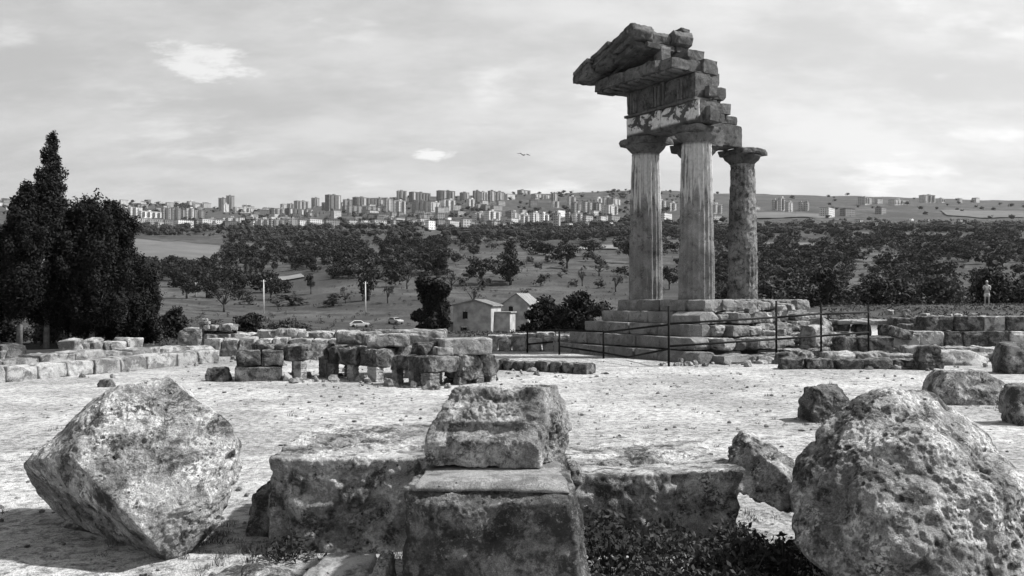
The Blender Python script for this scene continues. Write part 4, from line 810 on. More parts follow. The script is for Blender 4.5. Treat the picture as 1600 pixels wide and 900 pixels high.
# gull
Yb = 75.0; pb = PX(819, 242, Yb)
bv = [(-.62, .05, .10), (-.30, .02, .16), (-.05, .06, .03), (.05, .06, .03), (.30, .02, .13), (.64, .05, .02), (-.55, .16, .09), (-.28, .20, .14), (-.05, .22, .02), (.05, .22, .02), (.28, .20, .11), (.56, .16, .02)]
bird = tag(skin_obj('bird', [(0, -.18, 0), (0, -.10, .01), (0, .08, 0), (0, .30, 0)], [(0, 1), (1, 2), (2, 3)], [.025, .05, .07, .02], M_POLE, None, tuple(pb), 1, 1), 'small gull gliding in the sky left of the temple', 'bird')
wm = bpy.data.meshes.new('wing'); wm.from_pydata(bv, [], [(0, 1, 7, 6), (1, 2, 8, 7)]); wm.materials.append(M_POLE); link('wing', wm, bird); wm = bpy.data.meshes.new('wing'); wm.from_pydata(bv, [], [(3, 4, 10, 9), (4, 5, 11, 10)]); wm.materials.append(M_POLE); link('wing', wm, bird)
for o in bird.children: s = o.modifiers.new('thick', 'SOLIDIFY'); s.thickness = .02
bird.rotation_euler.z = math.radians(25)

# ------------------------------------------------------------------ foliage
def leaf_frame(n, r, N):
    k = r.normal(size=(n, 3)) * (.55 if N is not None else 1.0)
    if N is not None: k = k + N
    k /= np.linalg.norm(k, axis=1)[:, None]; a = r.normal(size=(n, 3)); a -= k * (a * k).sum(1)[:, None]; a /= np.linalg.norm(a, axis=1)[:, None]; return a, np.cross(k, a)
def leaf_quads(C, S, r, flat=.6, N=None):
    n = len(C); a, b = leaf_frame(n, r, N); a = a * S[:, None]; b = b * (S * flat)[:, None]
    return np.stack([C - a - b * .3, C - a * .1 - b, C + a + b * .2, C + a * .1 + b], 1).reshape(-1, 3), np.arange(4 * n).reshape(n, 4)
def leaf_tris(C, S, r, flat=.5, N=None):
    n = len(C); a, b = leaf_frame(n, r, N); a = a * S[:, None]; b = b * (S * flat)[:, None]
    return np.stack([C - a - b, C - a * .8 + b, C + a * 1.2], 1).reshape(-1, 3), np.arange(3 * n).reshape(n, 3)
def lump_points(lumps, n, r, inner=.35):
    lumps = np.array(lumps, float); w = (lumps[:, 3] * lumps[:, 4] * lumps[:, 5]) ** (2 / 3); k = r.choice(len(lumps), n, p=w / w.sum())
    d = r.normal(size=(n, 3)); d /= np.linalg.norm(d, axis=1)[:, None]; q = r.uniform(inner ** 2, 1, n) ** .5; return lumps[k, :3] + d * lumps[k, 3:] * q[:, None], d
def crown_mesh(name, lumps, n, size, mat, seed, inner=.35, tri=False):
    r = np.random.default_rng(seed); C, N = lump_points(lumps, n, r, inner); return mesh_np(name, *(leaf_tris if tri else leaf_quads)(C, r.uniform(.6, 1.3, n) * size, r, N=N), mat)
def trunk_mesh(name, limbs, mat, sides=6):
    V, Fa = joinq([tube_np(p, q, sides) for p, q in limbs]); me = bpy.data.meshes.new(name); me.from_pydata(V.tolist(), [], [tuple(dict.fromkeys(int(i) for i in f)) for f in Fa]); me.materials.append(mat)
    me.polygons.foreach_set('use_smooth', [True] * len(me.polygons)); return me
# unit trees: width about 1, height 1
def unit_tree(kind, seed):
    r = np.random.default_rng(seed); L = []
    if kind == 'broad':
        for _ in range(16):
            a = r.uniform(0, 6.28); q = r.uniform(.05, .34); L.append((q * math.cos(a), q * math.sin(a), r.uniform(.42, .82) - q * .25, r.uniform(.11, .2), r.uniform(.11, .2), r.uniform(.10, .17)))
        n, s, m, bark = 900, .040, M_LEAF_DARK, M_BARK_DARK; top = .5
    elif kind == 'sparse':
        for _ in range(12):
            a = r.uniform(0, 6.28); q = r.uniform(.10, .40); L.append((q * math.cos(a), q * math.sin(a), r.uniform(.40, .88), r.uniform(.07, .14), r.uniform(.07, .14), r.uniform(.06, .12)))
        n, s, m, bark = 330, .034, M_LEAF_OLIVE, M_BARK_DARK; top = .45
    elif kind == 'bush':
        for _ in range(16):
            a = r.uniform(0, 6.28); q = r.uniform(.0, .38); L.append((q * math.cos(a), q * math.sin(a), r.uniform(.12, .80) - q * .5, r.uniform(.10, .2), r.uniform(.10, .2), r.uniform(.12, .22)))
        n, s, m, bark = 900, .042, M_LEAF_DARK, M_BARK_DARK; top = .3
    elif kind == 'scrub':
        for _ in range(14):
            a = r.uniform(0, 6.28); q = r.uniform(.0, .38); L.append((q * math.cos(a), q * math.sin(a), r.uniform(.12, .80) - q * .4, r.uniform(.09, .17), r.uniform(.09, .17), r.uniform(.10, .18)))
        n, s, m, bark = 620, .042, M_LEAF_OLIVE, M_BARK_DARK; top = .3
    else:  # column
        for k in range(16):
            t_ = k / 15; R = .32 * math.sin(math.pi * min(1, .18 + .8 * t_)) ** .8; a = r.uniform(0, 6.28); L.append((R * .4 * math.cos(a), R * .4 * math.sin(a), .12 + .80 * t_, R * .8, R * .8, .10))
        n, s, m, bark = 800, .034, M_LEAF_CYP, M_BARK_DARK; top = .4
    cr = crown_mesh('crown', L, n, s, m, seed, .25); limbs = [([(0, 0, -.06), (r.uniform(-.02, .02), 0, .2), (r.uniform(-.04, .04), r.uniform(-.04, .04), top)], [.040, .03, .018])]
    if kind != 'column':
        for c in L[:6]: limbs.append(([(0, 0, .2), ((c[0]) * .5, c[1] * .5, (c[2] + .2) / 2 + .02), (c[0], c[1], c[2])], [.02, .014, .005]))
    return cr, trunk_mesh('trunk', limbs, bark, 5)
UT = {k: [unit_tree(k, 1000 + 17 * i + 100 * j) for i in range(4)] for j, k in enumerate(('broad', 'sparse', 'bush', 'scrub', 'column'))}
def put_tree(name, X, Y, z, w, h, kind, r):
    cr, tr = UT[kind][int(r.integers(4))]; e = empty(name, (X, Y, z), r.uniform(0, 6.28)); e.scale = (w, w * r.uniform(.85, 1.1), h); link('crown', cr, e); link('trunk', tr, e); return e
def vis_y(X, Y): return HY - (float(ter(X, Y)[0]) - EZ) / Y * F
ONES = ['', 'first', 'second', 'third', 'fourth', 'fifth', 'sixth', 'seventh', 'eighth', 'ninth', 'tenth', 'eleventh', 'twelfth', 'thirteenth', 'fourteenth', 'fifteenth', 'sixteenth', 'seventeenth', 'eighteenth', 'nineteenth']
TENS = {2: ('twentieth', 'twenty'), 3: ('thirtieth', 'thirty'), 4: ('fortieth', 'forty'), 5: ('fiftieth', 'fifty'), 6: ('sixtieth', 'sixty'), 7: ('seventieth', 'seventy'), 8: ('eightieth', 'eighty'), 9: ('ninetieth', 'ninety')}
def ordinal(n):
    if n < 20: return ONES[n]
    a, b = divmod(n, 10); return TENS[a][0] if b == 0 else TENS[a][1] + '-' + ONES[b]
rt = np.random.default_rng(99)
# trees one can pick out of the valley: px, foot row, width px, height px, kind, label
named = [(752, 446, 50, 42, 'broad', 'left of the dark twin trees in the open orchard above the farmhouses'), (797, 446, 54, 42, 'broad', 'right of the dark twin trees in the open orchard above the farmhouses'),
 (886, 420, 42, 36, 'broad', 'round dark tree alone on the slope left of the corner column'), (800, 410, 32, 36, 'bush', 'upright dark tree at the top edge of the orchard'),
 (684, 430, 46, 38, 'broad', 'dark rounded tree at the left edge of the open orchard'), (574, 470, 36, 46, 'bush', 'dense dark tree right behind the bright utility pole'),
 (416, 458, 42, 34, 'broad', 'round dark tree just left of and behind the middle pole'), (486, 460, 26, 30, 'broad', 'small round tree above the scrubby terrace'), (446, 458, 28, 22, 'bush', 'low bush between the pole and the small round tree'),
 (350, 488, 48, 48, 'sparse', 'bare-limbed olive tree standing on the pale meadow at left'), (606, 474, 28, 38, 'sparse', 'thin olive tree right of the bright utility pole'), (636, 452, 32, 40, 'sparse', 'feathery olive above the dark tree by the farmhouse'),
 (740, 478, 32, 32, 'sparse', 'pale feathery olive directly above the first farmhouse'), (910, 448, 28, 30, 'sparse', 'small olive with visible trunk left of the corner column'), (962, 456, 34, 34, 'sparse', 'olive with leaning trunk close beside the corner column'),
 (936, 432, 30, 26, 'sparse', 'faint olive halfway up the orchard, left of the columns'), (926, 402, 34, 26, 'broad', 'dark tree at the upper right of the orchard'), (855, 410, 14, 12, 'bush', 'tiny round dark bush alone in the upper orchard'),
 (706, 452, 30, 30, 'sparse', 'feathery olive left of the twin trees'), (1046, 452, 30, 34, 'broad', 'dark tree seen between the two front columns'), (826, 472, 26, 20, 'sparse', 'low olive shrub right of and above the second farmhouse'),
 (540, 474, 22, 26, 'sparse', 'slender olive left of the bright utility pole'), (660, 470, 26, 26, 'sparse', 'wispy olive left of the dark tree by the farmhouse'), (985, 412, 36, 34, 'broad', 'dark tree partly hidden behind the corner column'),
 (520, 478, 60, 20, 'scrub', 'long low prickly thicket below the terrace edge'), (455, 478, 70, 20, 'scrub', 'wide prickly thicket right of the middle pole'), (390, 476, 44, 22, 'scrub', 'prickly thicket left of the middle pole')]
for px, py, w, h, kind, lb in named:
    X, Y, z = drop(px, py, 150); s = 1.22 * Y / F; tag(put_tree('olive_tree' if kind == 'sparse' else ('thicket' if kind == 'scrub' else 'tree'), X, Y, z - .15, w * s, h * s * (1.0 if kind != 'scrub' else 1.0), kind, rt), lb, 'thicket' if kind == 'scrub' else 'tree')
# cypress hedge on the far left slope
hedge = []
for i in range(16):
    px = 285 + i * 8.2 + rt.uniform(-2, 2); X, Y, z = drop(px, 462 - i * 1.6, 180); hh = rt.uniform(26, 44) * Y / F
    hedge.append(tag(put_tree('cypress_tree', X, Y, z - .2, hh * .36, hh, 'column', rt), f'slim dark cypress, {ordinal(i + 1)} from left in the distant cypress line', 'tree', 'distant line of cypresses'))
# individual trees of the woods in the nearer distance
def open_ground(px, py): return ((px > 205) & (px < 350) & (py > 370) & (py < 416)) | ((px > 366) & (px < 484) & (py > 424) & (py < 450))
def dens(px, py):
    n = .5 + .9 * fbm(np.column_stack([px / 42., py / 16., 3. + 0 * px]), 1.0, 3, 77)
    d = np.select([py < 352, px > 1120, px > 695, py < 372, px < 250, py < 436 - np.maximum(0, 480 - px) * .02],
                  [np.where(px > 1100, .02, np.where(n > .45, .28, .04)), np.where(n > .27, .95, .08) * np.where(py > 358, 1.0, .6), np.where(py < 384, .9, np.where(py < 470, .12, .05)), np.where(n > .35, .55, .12), .7 + 0 * px, np.where(n > .2, .95, .25)],
                  np.where((px < 400) & (py < 470), .65, .06))
    return np.where(open_ground(px, py), 0, d)
def scatter(n, r, p0, p1, y0, y1, log=False):
    px = r.uniform(p0, p1, n); Y = np.exp(r.uniform(math.log(y0), math.log(y1), n)) if log else r.uniform(y0, y1, n); X = (px - CX) / F * Y; z = ter(X, Y); return px, X, Y, z, HY - (z - EZ) / Y * F
cand = []
for right, sp, want in ((True, (1120, 1625, 95, 480), 115), (False, (215, 700, 280, 600), 110)):
    px, X, Y, z, py = scatter(4000, rt, *sp); ok = (py < 515) & (py > 388) & (rt.random(4000) < dens(px, py)) & ~((Y < 140) & (px > 1000) & (px < 1200)); got = []
    for i in np.nonzero(ok)[0]:
        w = rt.uniform(6.0, 11) * (1.0 if Y[i] > 200 else .8)
        if all((X[i] - c[0]) ** 2 + (Y[i] - c[1]) ** 2 > (.40 * (w + c[3])) ** 2 for c in got): got.append((X[i], Y[i], float(z[i]), w, right, px[i]))
        if len(got) >= want: break
    cand += got
for right in (True, False):
    zone = 'right-hand wood' if right else 'left-hand wood'; L = sorted([c for c in cand if c[4] == right], key=lambda c: c[1]); nb = max(1, math.ceil(len(L) / 20))
    for bnd in range(nb):
        row = sorted(L[bnd * 20:(bnd + 1) * 20], key=lambda c: c[5])
        for i, (X, Y, z, w, _, px) in enumerate(row):
            kind = ('broad', 'bush', 'bush', 'scrub', 'scrub')[int(rt.integers(5))] if right else ('broad', 'bush', 'broad', 'bush', 'scrub')[int(rt.integers(5))]
            o = put_tree('tree' if kind != 'scrub' else 'shrub', X, Y, z - .2, w, w * rt.uniform(.62, .95), kind, rt)
            look = {'broad': 'rounded dark tree', 'bush': 'dense dark bushy tree', 'scrub': 'loose greyish shrub'}[kind]
            tag(o, f'{look} in the {zone}, {ordinal(i + 1)} from left in its {ordinal(bnd + 1)} row back', 'tree' if kind != 'scrub' else 'shrub', 'trees of the ' + zone)
# farther woodland, too many and too small to count
def far_wood(name, label, n, test, mat, seed, size=(5.5, 10.), nl=60, ymin=330, core=.36, ymax=2480):
    r = np.random.default_rng(seed); tmpl = []; Di, Fi2 = ico(1 if core < .31 else 2)
    for v in range(6):
        L = [(r.uniform(-.3, .3), r.uniform(-.3, .3), r.uniform(.25, .72), .2, .2, .2) for _ in range(8)]; C, N = lump_points(L, nl, r, .6); V, Fa = leaf_tris(C, r.uniform(.05, .10, nl), r, .7, N)
        if core:
            Vb = Di * np.array((core, core, core * .85)) * (1 + .75 * fbm(Di + v * 5.1, 2.6, 2, v))[:, None] + np.array((0, 0, .45)); V, Fa = joinq([(V, Fa), (Vb, Fi2)])
        tmpl.append((V, Fa))
    px, X, Y, z, py = scatter(n * 12, r, -20, 1640, ymin, ymax, True); k = np.nonzero(r.random(n * 12) < test(px, py, Y))[0][:n]; w = r.uniform(*size, len(k)) * (1 + Y[k] / 4000); pick = r.integers(0, 6, len(k)); Vs, Fs = [], []; off = 0
    for i, wi, t_ in zip(k, w, pick):
        V, Fa = tmpl[t_]; Vs.append(V * np.array((wi, wi, wi * .8)) + np.array((X[i], Y[i], z[i] - .3))); Fs.append(Fa + off); off += len(V)
    return tag(link(name, mesh_np(name, np.concatenate(Vs), np.concatenate(Fs), mat)), label, 'woodland', kind='stuff')
far_wood('woodland', 'dark distant woodland covering the valley slopes below the town', 2900, lambda px, py, Y: dens(px, py), M_LEAF_DARK, 41, (6, 11), 55, 800, .30)
far_wood('woodland', 'nearer dark woodland on the lower valley slopes', 900, lambda px, py, Y: dens(px, py) * np.where((Y > 450) | (px < 700), 1, .5), M_LEAF_DARK, 42, (5.5, 10.), 150, 330, .22, 820)
far_wood('olive_grove', 'paler olive growth mixed into the lower valley woods', 420, lambda px, py, Y: dens(px, py) * np.where((Y > 450) | (px < 700), 1, .5), M_LEAF_OLIVE, 45, (5., 8.), 150, 330, .2, 820)
far_wood('scrubland', 'greyish scrub scattered through the distant slopes', 1300, lambda px, py, Y: np.where(open_ground(px, py) | ((px > 1100) & (py < 345)), 0, np.where(py < 400, .6, .3)), M_LEAF_OLIVE, 43, (3, 6), 60, 330, .22)
far_wood('low_scrub', 'low grey tussocks and bushes dotted over the valley meadows', 1500, lambda px, py, Y: np.where(open_ground(px, py) | (Y > 620), 0, .8), M_LEAF_OLIVE, 44, (.7, 2.0), 40, 120, 0)

# big individual trees and bushes near the site
def big_bush(name, label, px, Y, w, h, seed, mat, n, size, cat='bush', z=None, trunk=False, tall=False):
    X = GX(px, Y); z = float(ter(X, Y)[0]) if z is None else z; r = np.random.default_rng(seed); L = []
    for _ in range(40):
        a = r.uniform(0, 6.28); q = r.uniform(0, .40) ; zz = r.uniform(.12, .85)
        if tall: q *= .9 * (1 - abs(zz - .42) * 1.15)
        else: zz -= q * .7; zz = max(zz, .08)
        rr_ = r.uniform(.09, .17) if tall else r.uniform(.12, .21); L.append((q * math.cos(a) * w, q * math.sin(a) * w, zz * h, rr_ * w, rr_ * w, rr_ * h * (.9 if not tall else .7)))
    e = tag(empty(name, (X, Y, z)), label, cat); link('crown', crown_mesh('crown', L, n, size, mat, seed, .15), e)
    link('trunk', trunk_mesh('trunk', [([(0, 0, -.3), (.03 * w, 0, .25 * h), (0, 0, .6 * h)], [.05 * w, .04 * w, .015 * w])] + [([(0, 0, .15 * h), (c[0] * .6, c[1] * .6, c[2] * .8)], [.02 * w, .008 * w]) for c in L[:5]], M_BARK_DARK), e); return e
big_bush('pine_tree', 'tall dark conical tree standing left of the first farmhouse', 676, 132, 8.2, 9.3, 61, M_LEAF_CYP, 15000, .26, 'tree', tall=True)
big_bush('bush', 'broad dark shrub mass right of the farmhouses, left half', 850, 104, 6.4, 5.0, 62, M_LEAF_CYP, 9000, .20); big_bush('bush', 'broad dark shrub mass reaching the temple steps, right half', 908, 100, 7.0, 5.3, 63, M_LEAF_CYP, 9000, .20)
big_bush('bush', 'dark bush behind the curb, between the cypresses and the little cairn', 276, 47, 1.9, 1.75, 64, M_LEAF_DARK, 3000, .085); big_bush('bush', 'dark round bush behind the two-course pile', 392, 50, 2.1, 1.5, 65, M_LEAF_DARK, 3000, .085)
big_bush('bush', 'low grey-green scrub right of the round bush behind the slab row', 450, 53, 2.6, 1.0, 66, M_LEAF_OLIVE, 2500, .08); big_bush('bush', 'low scrub behind the cairn and slab pile', 335, 52, 1.8, .9, 67, M_LEAF_OLIVE, 2000, .08)
big_bush('bush', 'shadowy undergrowth between the pale cypress trunks', 85, 41, 2.2, 1.5, 68, M_LEAF_OLIVE, 2500, .08); big_bush('bush', 'dark undergrowth at the foot of the rounded cypress', 160, 42, 3.0, 1.6, 69, M_LEAF_DARK, 3000, .08); big_bush('bush', 'pale-tipped shrub right of the rounded cypress', 236, 41, 1.3, 1.5, 70, M_LEAF_OLIVE, 1800, .07); big_bush('bush', 'undergrowth at the left photo edge beneath the cypresses', 5, 42, 2.4, 1.7, 71, M_LEAF_DARK, 2500, .08)
for i, (px, Y, w, h, lb) in enumerate(((1200, 96, 5, 5.5, 'dark bush just right of the worn column, below the wood'), (1290, 92, 7, 6.0, 'large dark bush behind the platform right end'), (1375, 100, 7, 5.4, 'wide dark bush above the fence corner'), (1460, 95, 7, 5.6, 'dark bush left of the walker'), (1555, 98, 7.5, 6.2, 'dark bush right behind the walker'), (1135, 100, 6, 5.5, 'dark bush seen between the last two columns'), (1635, 95, 6, 5.6, 'dark bush behind the bank at the right photo edge'))):
    big_bush('bush', lb, px, Y, w, h, 80 + i, M_LEAF_DARK if i % 3 else M_LEAF_OLIVE, 3600, .20)
def cypress(label, px, Y, H, R, zb, seed, prof, lean=0.0, n=44000):
    X = GX(px, Y); z = float(ter(X, Y)[0]); r = np.random.default_rng(seed); e = tag(empty('cypress_tree', (X, Y, z)), label, 'tree', 'cypresses by the left wall'); L = []
    for k in range(110):
        t_ = (k + r.uniform(0, 1)) / 110; Rz = R * np.interp(t_, [p[0] for p in prof], [p[1] for p in prof]); a = r.uniform(0, 6.28); q = r.uniform(.35, 1.0) * Rz; s = r.uniform(.16, .34) * (.35 + .65 * Rz / R) * R * .8 + .05
        L.append((q * math.cos(a) + lean * t_, q * math.sin(a), zb + (H - zb - .12) * t_ + r.uniform(-.1, .1), s, s, s * r.uniform(1.2, 2.2)))
    for k in range(24):
        t_ = k / 23; Rz = R * np.interp(t_, [p[0] for p in prof], [p[1] for p in prof]); L.append((lean * t_, 0, zb + (H - zb) * t_ * .95, Rz * .8 + .03, Rz * .8 + .03, .35))
    link('crown', crown_mesh('crown', L, n, .062, M_LEAF_CYP, seed, .3, True), e)
    limbs = [([(0, 0, -.2), (.03, 0, zb), (lean * .5, 0, zb + (H - zb) * .5), (lean * .9, 0, H * .92)], [.14, .11, .07, .02])]
    for k in range(7): a = r.uniform(0, 6.28); limbs.append(([(0, 0, zb * r.uniform(.6, 1.4)), (R * .4 * math.cos(a), R * .4 * math.sin(a), zb * 1.7), (R * .7 * math.cos(a), R * .7 * math.sin(a), zb * 2.4)], [.04, .03, .01]))
    link('trunk', trunk_mesh('trunk', limbs, M_BARK), e)
SPIRE = ((0, .35), (.08, .8), (.25, 1.0), (.45, .92), (.62, .66), (.75, .50), (.84, .30), (.92, .22), (1, .05)); DOME = ((0, .5), (.1, .85), (.3, 1.0), (.6, .98), (.8, .82), (.92, .55), (1, .2)); LEANY = ((0, .35), (.1, .8), (.35, 1.0), (.6, .85), (.8, .55), (.92, .3), (1, .1))
cypress('tallest cypress with a ragged pointed spire, near the left photo edge', 72, 36.5, 8.75, 1.30, 1.2, 201, SPIRE, .25)
cypress('leftmost cypress with stepped shoulder and pale bare trunk', 30, 35.2, 6.5, 1.35, 1.5, 202, LEANY, .30)
cypress('domed broad cypress right of the tall spire', 143, 37.0, 6.15, 1.6, .9, 203, DOME)
cypress('rightmost broad cypress with steep right edge', 180, 38.2, 6.2, 1.15, .6, 204, DOME, .0)
cypress('half-hidden cypress filling the gap below the spire', 104, 39.5, 5.4, 1.6, .8, 205, DOME)
cypress('cypress cut off by the left photo edge', -30, 36.0, 4.6, 1.3, 1.3, 206, LEANY)
cypress('low spreading cypress at the right foot of the clump', 208, 40, 3.5, 1.25, .3, 207, DOME)
# weeds between the foreground blocks
def weed(label, x, y, w, h, n, seed):
    r = np.random.default_rng(seed); e = tag(empty('weed_clump', (x, y, float(ter(x, y)[0]))), label, 'plant'); C = np.column_stack([r.normal(0, w * .33, n), r.normal(0, w * .25, n), h * r.uniform(.05, 1, n) ** .8]); C[:, 2] *= np.exp(-(C[:, 0] / (w * .6)) ** 2)
    link('leaves', mesh_np('leaves', *leaf_quads(C, r.uniform(.014, .034, n), r, .5), M_LEAF_WEED), e)
    link('stems', trunk_mesh('stems', [([(c[0] * .4, c[1] * .4, -.02), (c[0] * .8, c[1] * .8, c[2] * .6), tuple(c)], [.005, .004, .002]) for c in C[:40]], M_BARK_DARK, 4), e)
weed('leafy weeds growing against the right side of the sawn-topped block', .72, 6.55, .55, .42, 900, 301); weed('thick weeds below the socketed block', 1.12, 6.5, .75, .34, 1100, 302); weed('dark weeds in the gap left of the right-hand boulder', 1.55, 6.35, .6, .38, 900, 303); weed('small weed tuft in front of the dark weeds, at bottom edge', 1.0, 5.95, .6, .25, 700, 304); weed('weeds spreading under the leaning slab', 1.72, 6.75, .5, .30, 800, 306); weed('dark ground-hugging weeds before the right-hand boulder', 1.45, 5.75, .7, .26, 900, 307); weed('weeds tucked against the left side of the right-hand boulder', 1.92, 6.25, .4, .34, 700, 308); weed('dry sprig at the foot of the squarish block', -1.72, 6.85, .4, .16, 260, 305)

# ------------------------------------------------------------------ hillside town
def facade(name, v, wd=.35):
    t = NT(name, .9); s = t.n.new('ShaderNodeSeparateXYZ'); t.l.new(t.obj, s.inputs[0]); u = t.math('ADD', s.outputs[0], s.outputs[1])
    fu = t.math('FRACT', t.math('MULTIPLY', u, 1 / 3.4)); fz = t.math('FRACT', t.math('MULTIPLY', s.outputs[2], 1 / 3.1))
    w = t.math('MULTIPLY', t.math('LESS_THAN', fu, .42), t.math('LESS_THAN', t.math('ABSOLUTE', t.math('SUBTRACT', fz, .5)), .24))
    base = t.math('MULTIPLY', t.ramp(t.rand, 0, 1, v * .72, v * 1.25), t.ramp(t.noise(.25, 3, .6), .3, .7, .88, 1.1)); t.color(t.mix(w, base, v * wd * .4)); return t.m
M_FAC = [facade('dark_facade', .19), facade('grey_facade', .32), facade('pale_facade', .46), facade('white_facade', .64)]; M_TILE = plain_mat('town_roof', .15, .3, .2, .9, 0); M_BALC = [plain_mat('balcony_dark', .10, .2, .5, .9, 0), plain_mat('balcony_light', .42, .2, .5, .9, 0)]
town = []
def building(x0, x1, yt, yb, sh, r, rz=None):
    px = (x0 + x1) / 2; X, Y, z = drop(px, yb, 500); s = Y / F; wt = (x1 - x0) * s; h = (yb - yt) * s * .92; a = math.radians(r.uniform(18, 52)); d = min(max(7, wt * .5), 15); w = max(6, (wt - d * math.sin(a)) / math.cos(a))
    town.append((px, yt, X, Y, z, w, h, d, sh, a))
B = [(190, 222, 322, 340, 2), (221, 252, 330, 341, 3), (254, 268, 323, 346, 1), (269, 283, 323, 343, 1), (283, 291, 326, 342, 0), (291, 304, 324, 342, 3), (304, 320, 327, 342, 1), (341, 354, 308, 330, 1), (353, 367, 304, 330, 1), (349, 358, 318, 331, 2), (210, 230, 340, 351, 2), (231, 256, 341, 352, 1), (257, 276, 343, 354, 1), (277, 304, 343, 356, 3), (305, 315, 343, 356, 0), (315, 335, 341, 356, 2), (336, 349, 342, 356, 3), (350, 372, 345, 357, 0), (368, 401, 324, 332, 2), (403, 422, 327, 337, 0), (427, 452, 325, 339, 2), (399, 421, 341, 358, 2), (422, 446, 342, 358, 1), (450, 466, 341, 358, 2), (467, 481, 343, 358, 3),
 (463, 484, 313, 330, 1), (487, 500, 307, 322, 1), (512, 535, 303, 328, 0), (454, 508, 327, 338, 0), (536, 552, 311, 326, 1), (555, 590, 308, 323, 0), (543, 589, 321, 335, 2), (590, 602, 310, 331, 1), (602, 615, 309, 331, 2), (615, 636, 312, 334, 3), (621, 637, 297, 315, 1), (643, 675, 300, 315, 0), (684, 713, 297, 313, 0), (645, 670, 312, 333, 1), (671, 690, 315, 331, 2), (692, 714, 311, 329, 3), (482, 506, 341, 356, 2), (508, 532, 342, 357, 1), (544, 562, 343, 357, 3), (562, 582, 344, 355, 1), (583, 607, 343, 355, 2), (618, 634, 340, 349, 3), (635, 652, 339, 350, 1), (655, 673, 333, 352, 1), (667, 683, 344, 358, 3), (684, 699, 342, 356, 1), (700, 721, 344, 359, 3),
 (720, 735, 300, 313, 0), (731, 744, 310, 326, 3), (740, 751, 297, 316, 0), (751, 764, 299, 317, 2), (764, 776, 297, 316, 0), (776, 789, 299, 314, 1), (790, 808, 303, 312, 2), (811, 832, 297, 304, 1), (833, 862, 303, 311, 1), (863, 873, 301, 318, 1), (888, 902, 306, 321, 3), (931, 943, 309, 322, 3), (943, 957, 307, 322, 3), (895, 911, 316, 334, 1), (912, 928, 314, 334, 1), (929, 945, 316, 334, 0), (946, 971, 320, 336, 2), (722, 738, 340, 359, 2), (740, 762, 331, 346, 2), (760, 786, 329, 346, 3), (764, 806, 345, 356, 1), (796, 814, 330, 346, 1), (816, 830, 335, 354, 3), (830, 846, 331, 353, 2), (846, 861, 333, 354, 3), (867, 879, 331, 361, 1), (886, 898, 333, 354, 1), (898, 912, 331, 354, 3), (912, 930, 336, 352, 1), (935, 952, 337, 350, 3), (953, 971, 336, 350, 2),
 (1028, 1044, 312, 328, 2), (1044, 1060, 316, 330, 3), (1032, 1056, 332, 346, 2), (1107, 1133, 318, 334, 3), (1112, 1131, 335, 347, 2), (1208, 1217, 311, 329, 2), (1218, 1229, 308, 330, 3), (1229, 1242, 315, 331, 2), (1250, 1258, 316, 330, 1), (1258, 1267, 315, 330, 2), (1178, 1190, 322, 328, 2), (1285, 1314, 324, 339, 2), (1317, 1340, 325, 338, 1), (1344, 1369, 308, 320, 2), (1369, 1381, 310, 319, 3), (1391, 1427, 312, 320, 2), (1440, 1465, 304, 317, 2), (1466, 1482, 310, 317, 3), (1371, 1391, 324, 335, 1), (1245, 1259, 346, 357, 3), (1360, 1377, 347, 358, 1), (1300, 1318, 344, 356, 1), (1497, 1506, 310, 317, 2), (1522, 1534, 309, 316, 2), (1415, 1434, 345, 351, 3), (1440, 1470, 346, 353, 2), (1496, 1518, 347, 354, 2), (1340, 1352, 343, 352, 2)]
rc = np.random.default_rng(5)
for b in B: building(*b, rc)
for _ in range(56):   # old town: small houses stepping up the ridge on the left
    px = rc.uniform(-10, 338); yb = rc.uniform(316, 336) ; w = rc.uniform(7, 15); building(px - w / 2, px + w / 2, yb - rc.uniform(5, 9), yb, int(rc.choice([1, 2, 2, 3])), rc)
for _ in range(90):   # infill between the larger blocks
    px = rc.uniform(385, 975); yb = rc.uniform(322, 356); w = rc.uniform(9, 20); building(px - w / 2, px + w / 2, yb - rc.uniform(6, 13), yb, int(rc.choice([0, 1, 1, 2, 2, 3])), rc)
for _ in range(44):
    px = rc.uniform(200, 975); yb = rc.uniform(346, 359); w = rc.uniform(12, 26); building(px - w / 2, px + w / 2, yb - rc.uniform(5, 9), yb, int(rc.choice([1, 2, 2, 3, 3])), rc)
town.sort(key=lambda b: b[3])
nrow = math.ceil(len(town) / 30); shade_w = ('dark grey', 'grey', 'pale', 'white')
for k in range(nrow):
    for i, (px, yt, X, Y, z, w, h, d, sh, a) in enumerate(sorted(town[k * 30:(k + 1) * 30], key=lambda b: b[0])):
        tall = h > 1.25 * w; kind = 'tower block' if tall and h > 20 else ('long block' if w > 2.2 * h else ('apartment block' if h > 14 else 'house'))
        e = tag(empty('town_house' if kind == 'house' else 'apartment_block', (X, Y, z), a), f'{shade_w[sh]} {kind} in the hillside town, {ordinal(i + 1)} from left in its {ordinal(k + 1)} row up', 'building', 'buildings of the hillside town')
        box('wall', e, -w / 2, w / 2, 0, d, -9, h, M_FAC[sh]); box('roof', e, -w / 2 - .4, w / 2 + .4, -.4, d + .4, h + .004, h + .55, M_TILE if kind == 'house' else M_FAC[max(0, sh - 1)])
        if kind != 'house':
            rx = rc.uniform(-.25, .15) * w; box('stair_head', e, rx, rx + min(5, w * .3), d * .3, d * .7, h + .55, h + 3.2, M_FAC[sh])
            nb = max(1, int(w / 9))
            for q in range(nb):
                xc = -w / 2 + (q + .5) * w / nb; hw = min(2.2, w * .16); box('balcony_stack', e, xc - hw, xc + hw, -1.3, -.004, 2.5, h - 1.2, M_BALC[int(rc.integers(2)) if sh < 3 else 0])
        else:
            box('door', e, -.7, .7, -.06, -.003, -.2, 2.1, M_BALC[0])
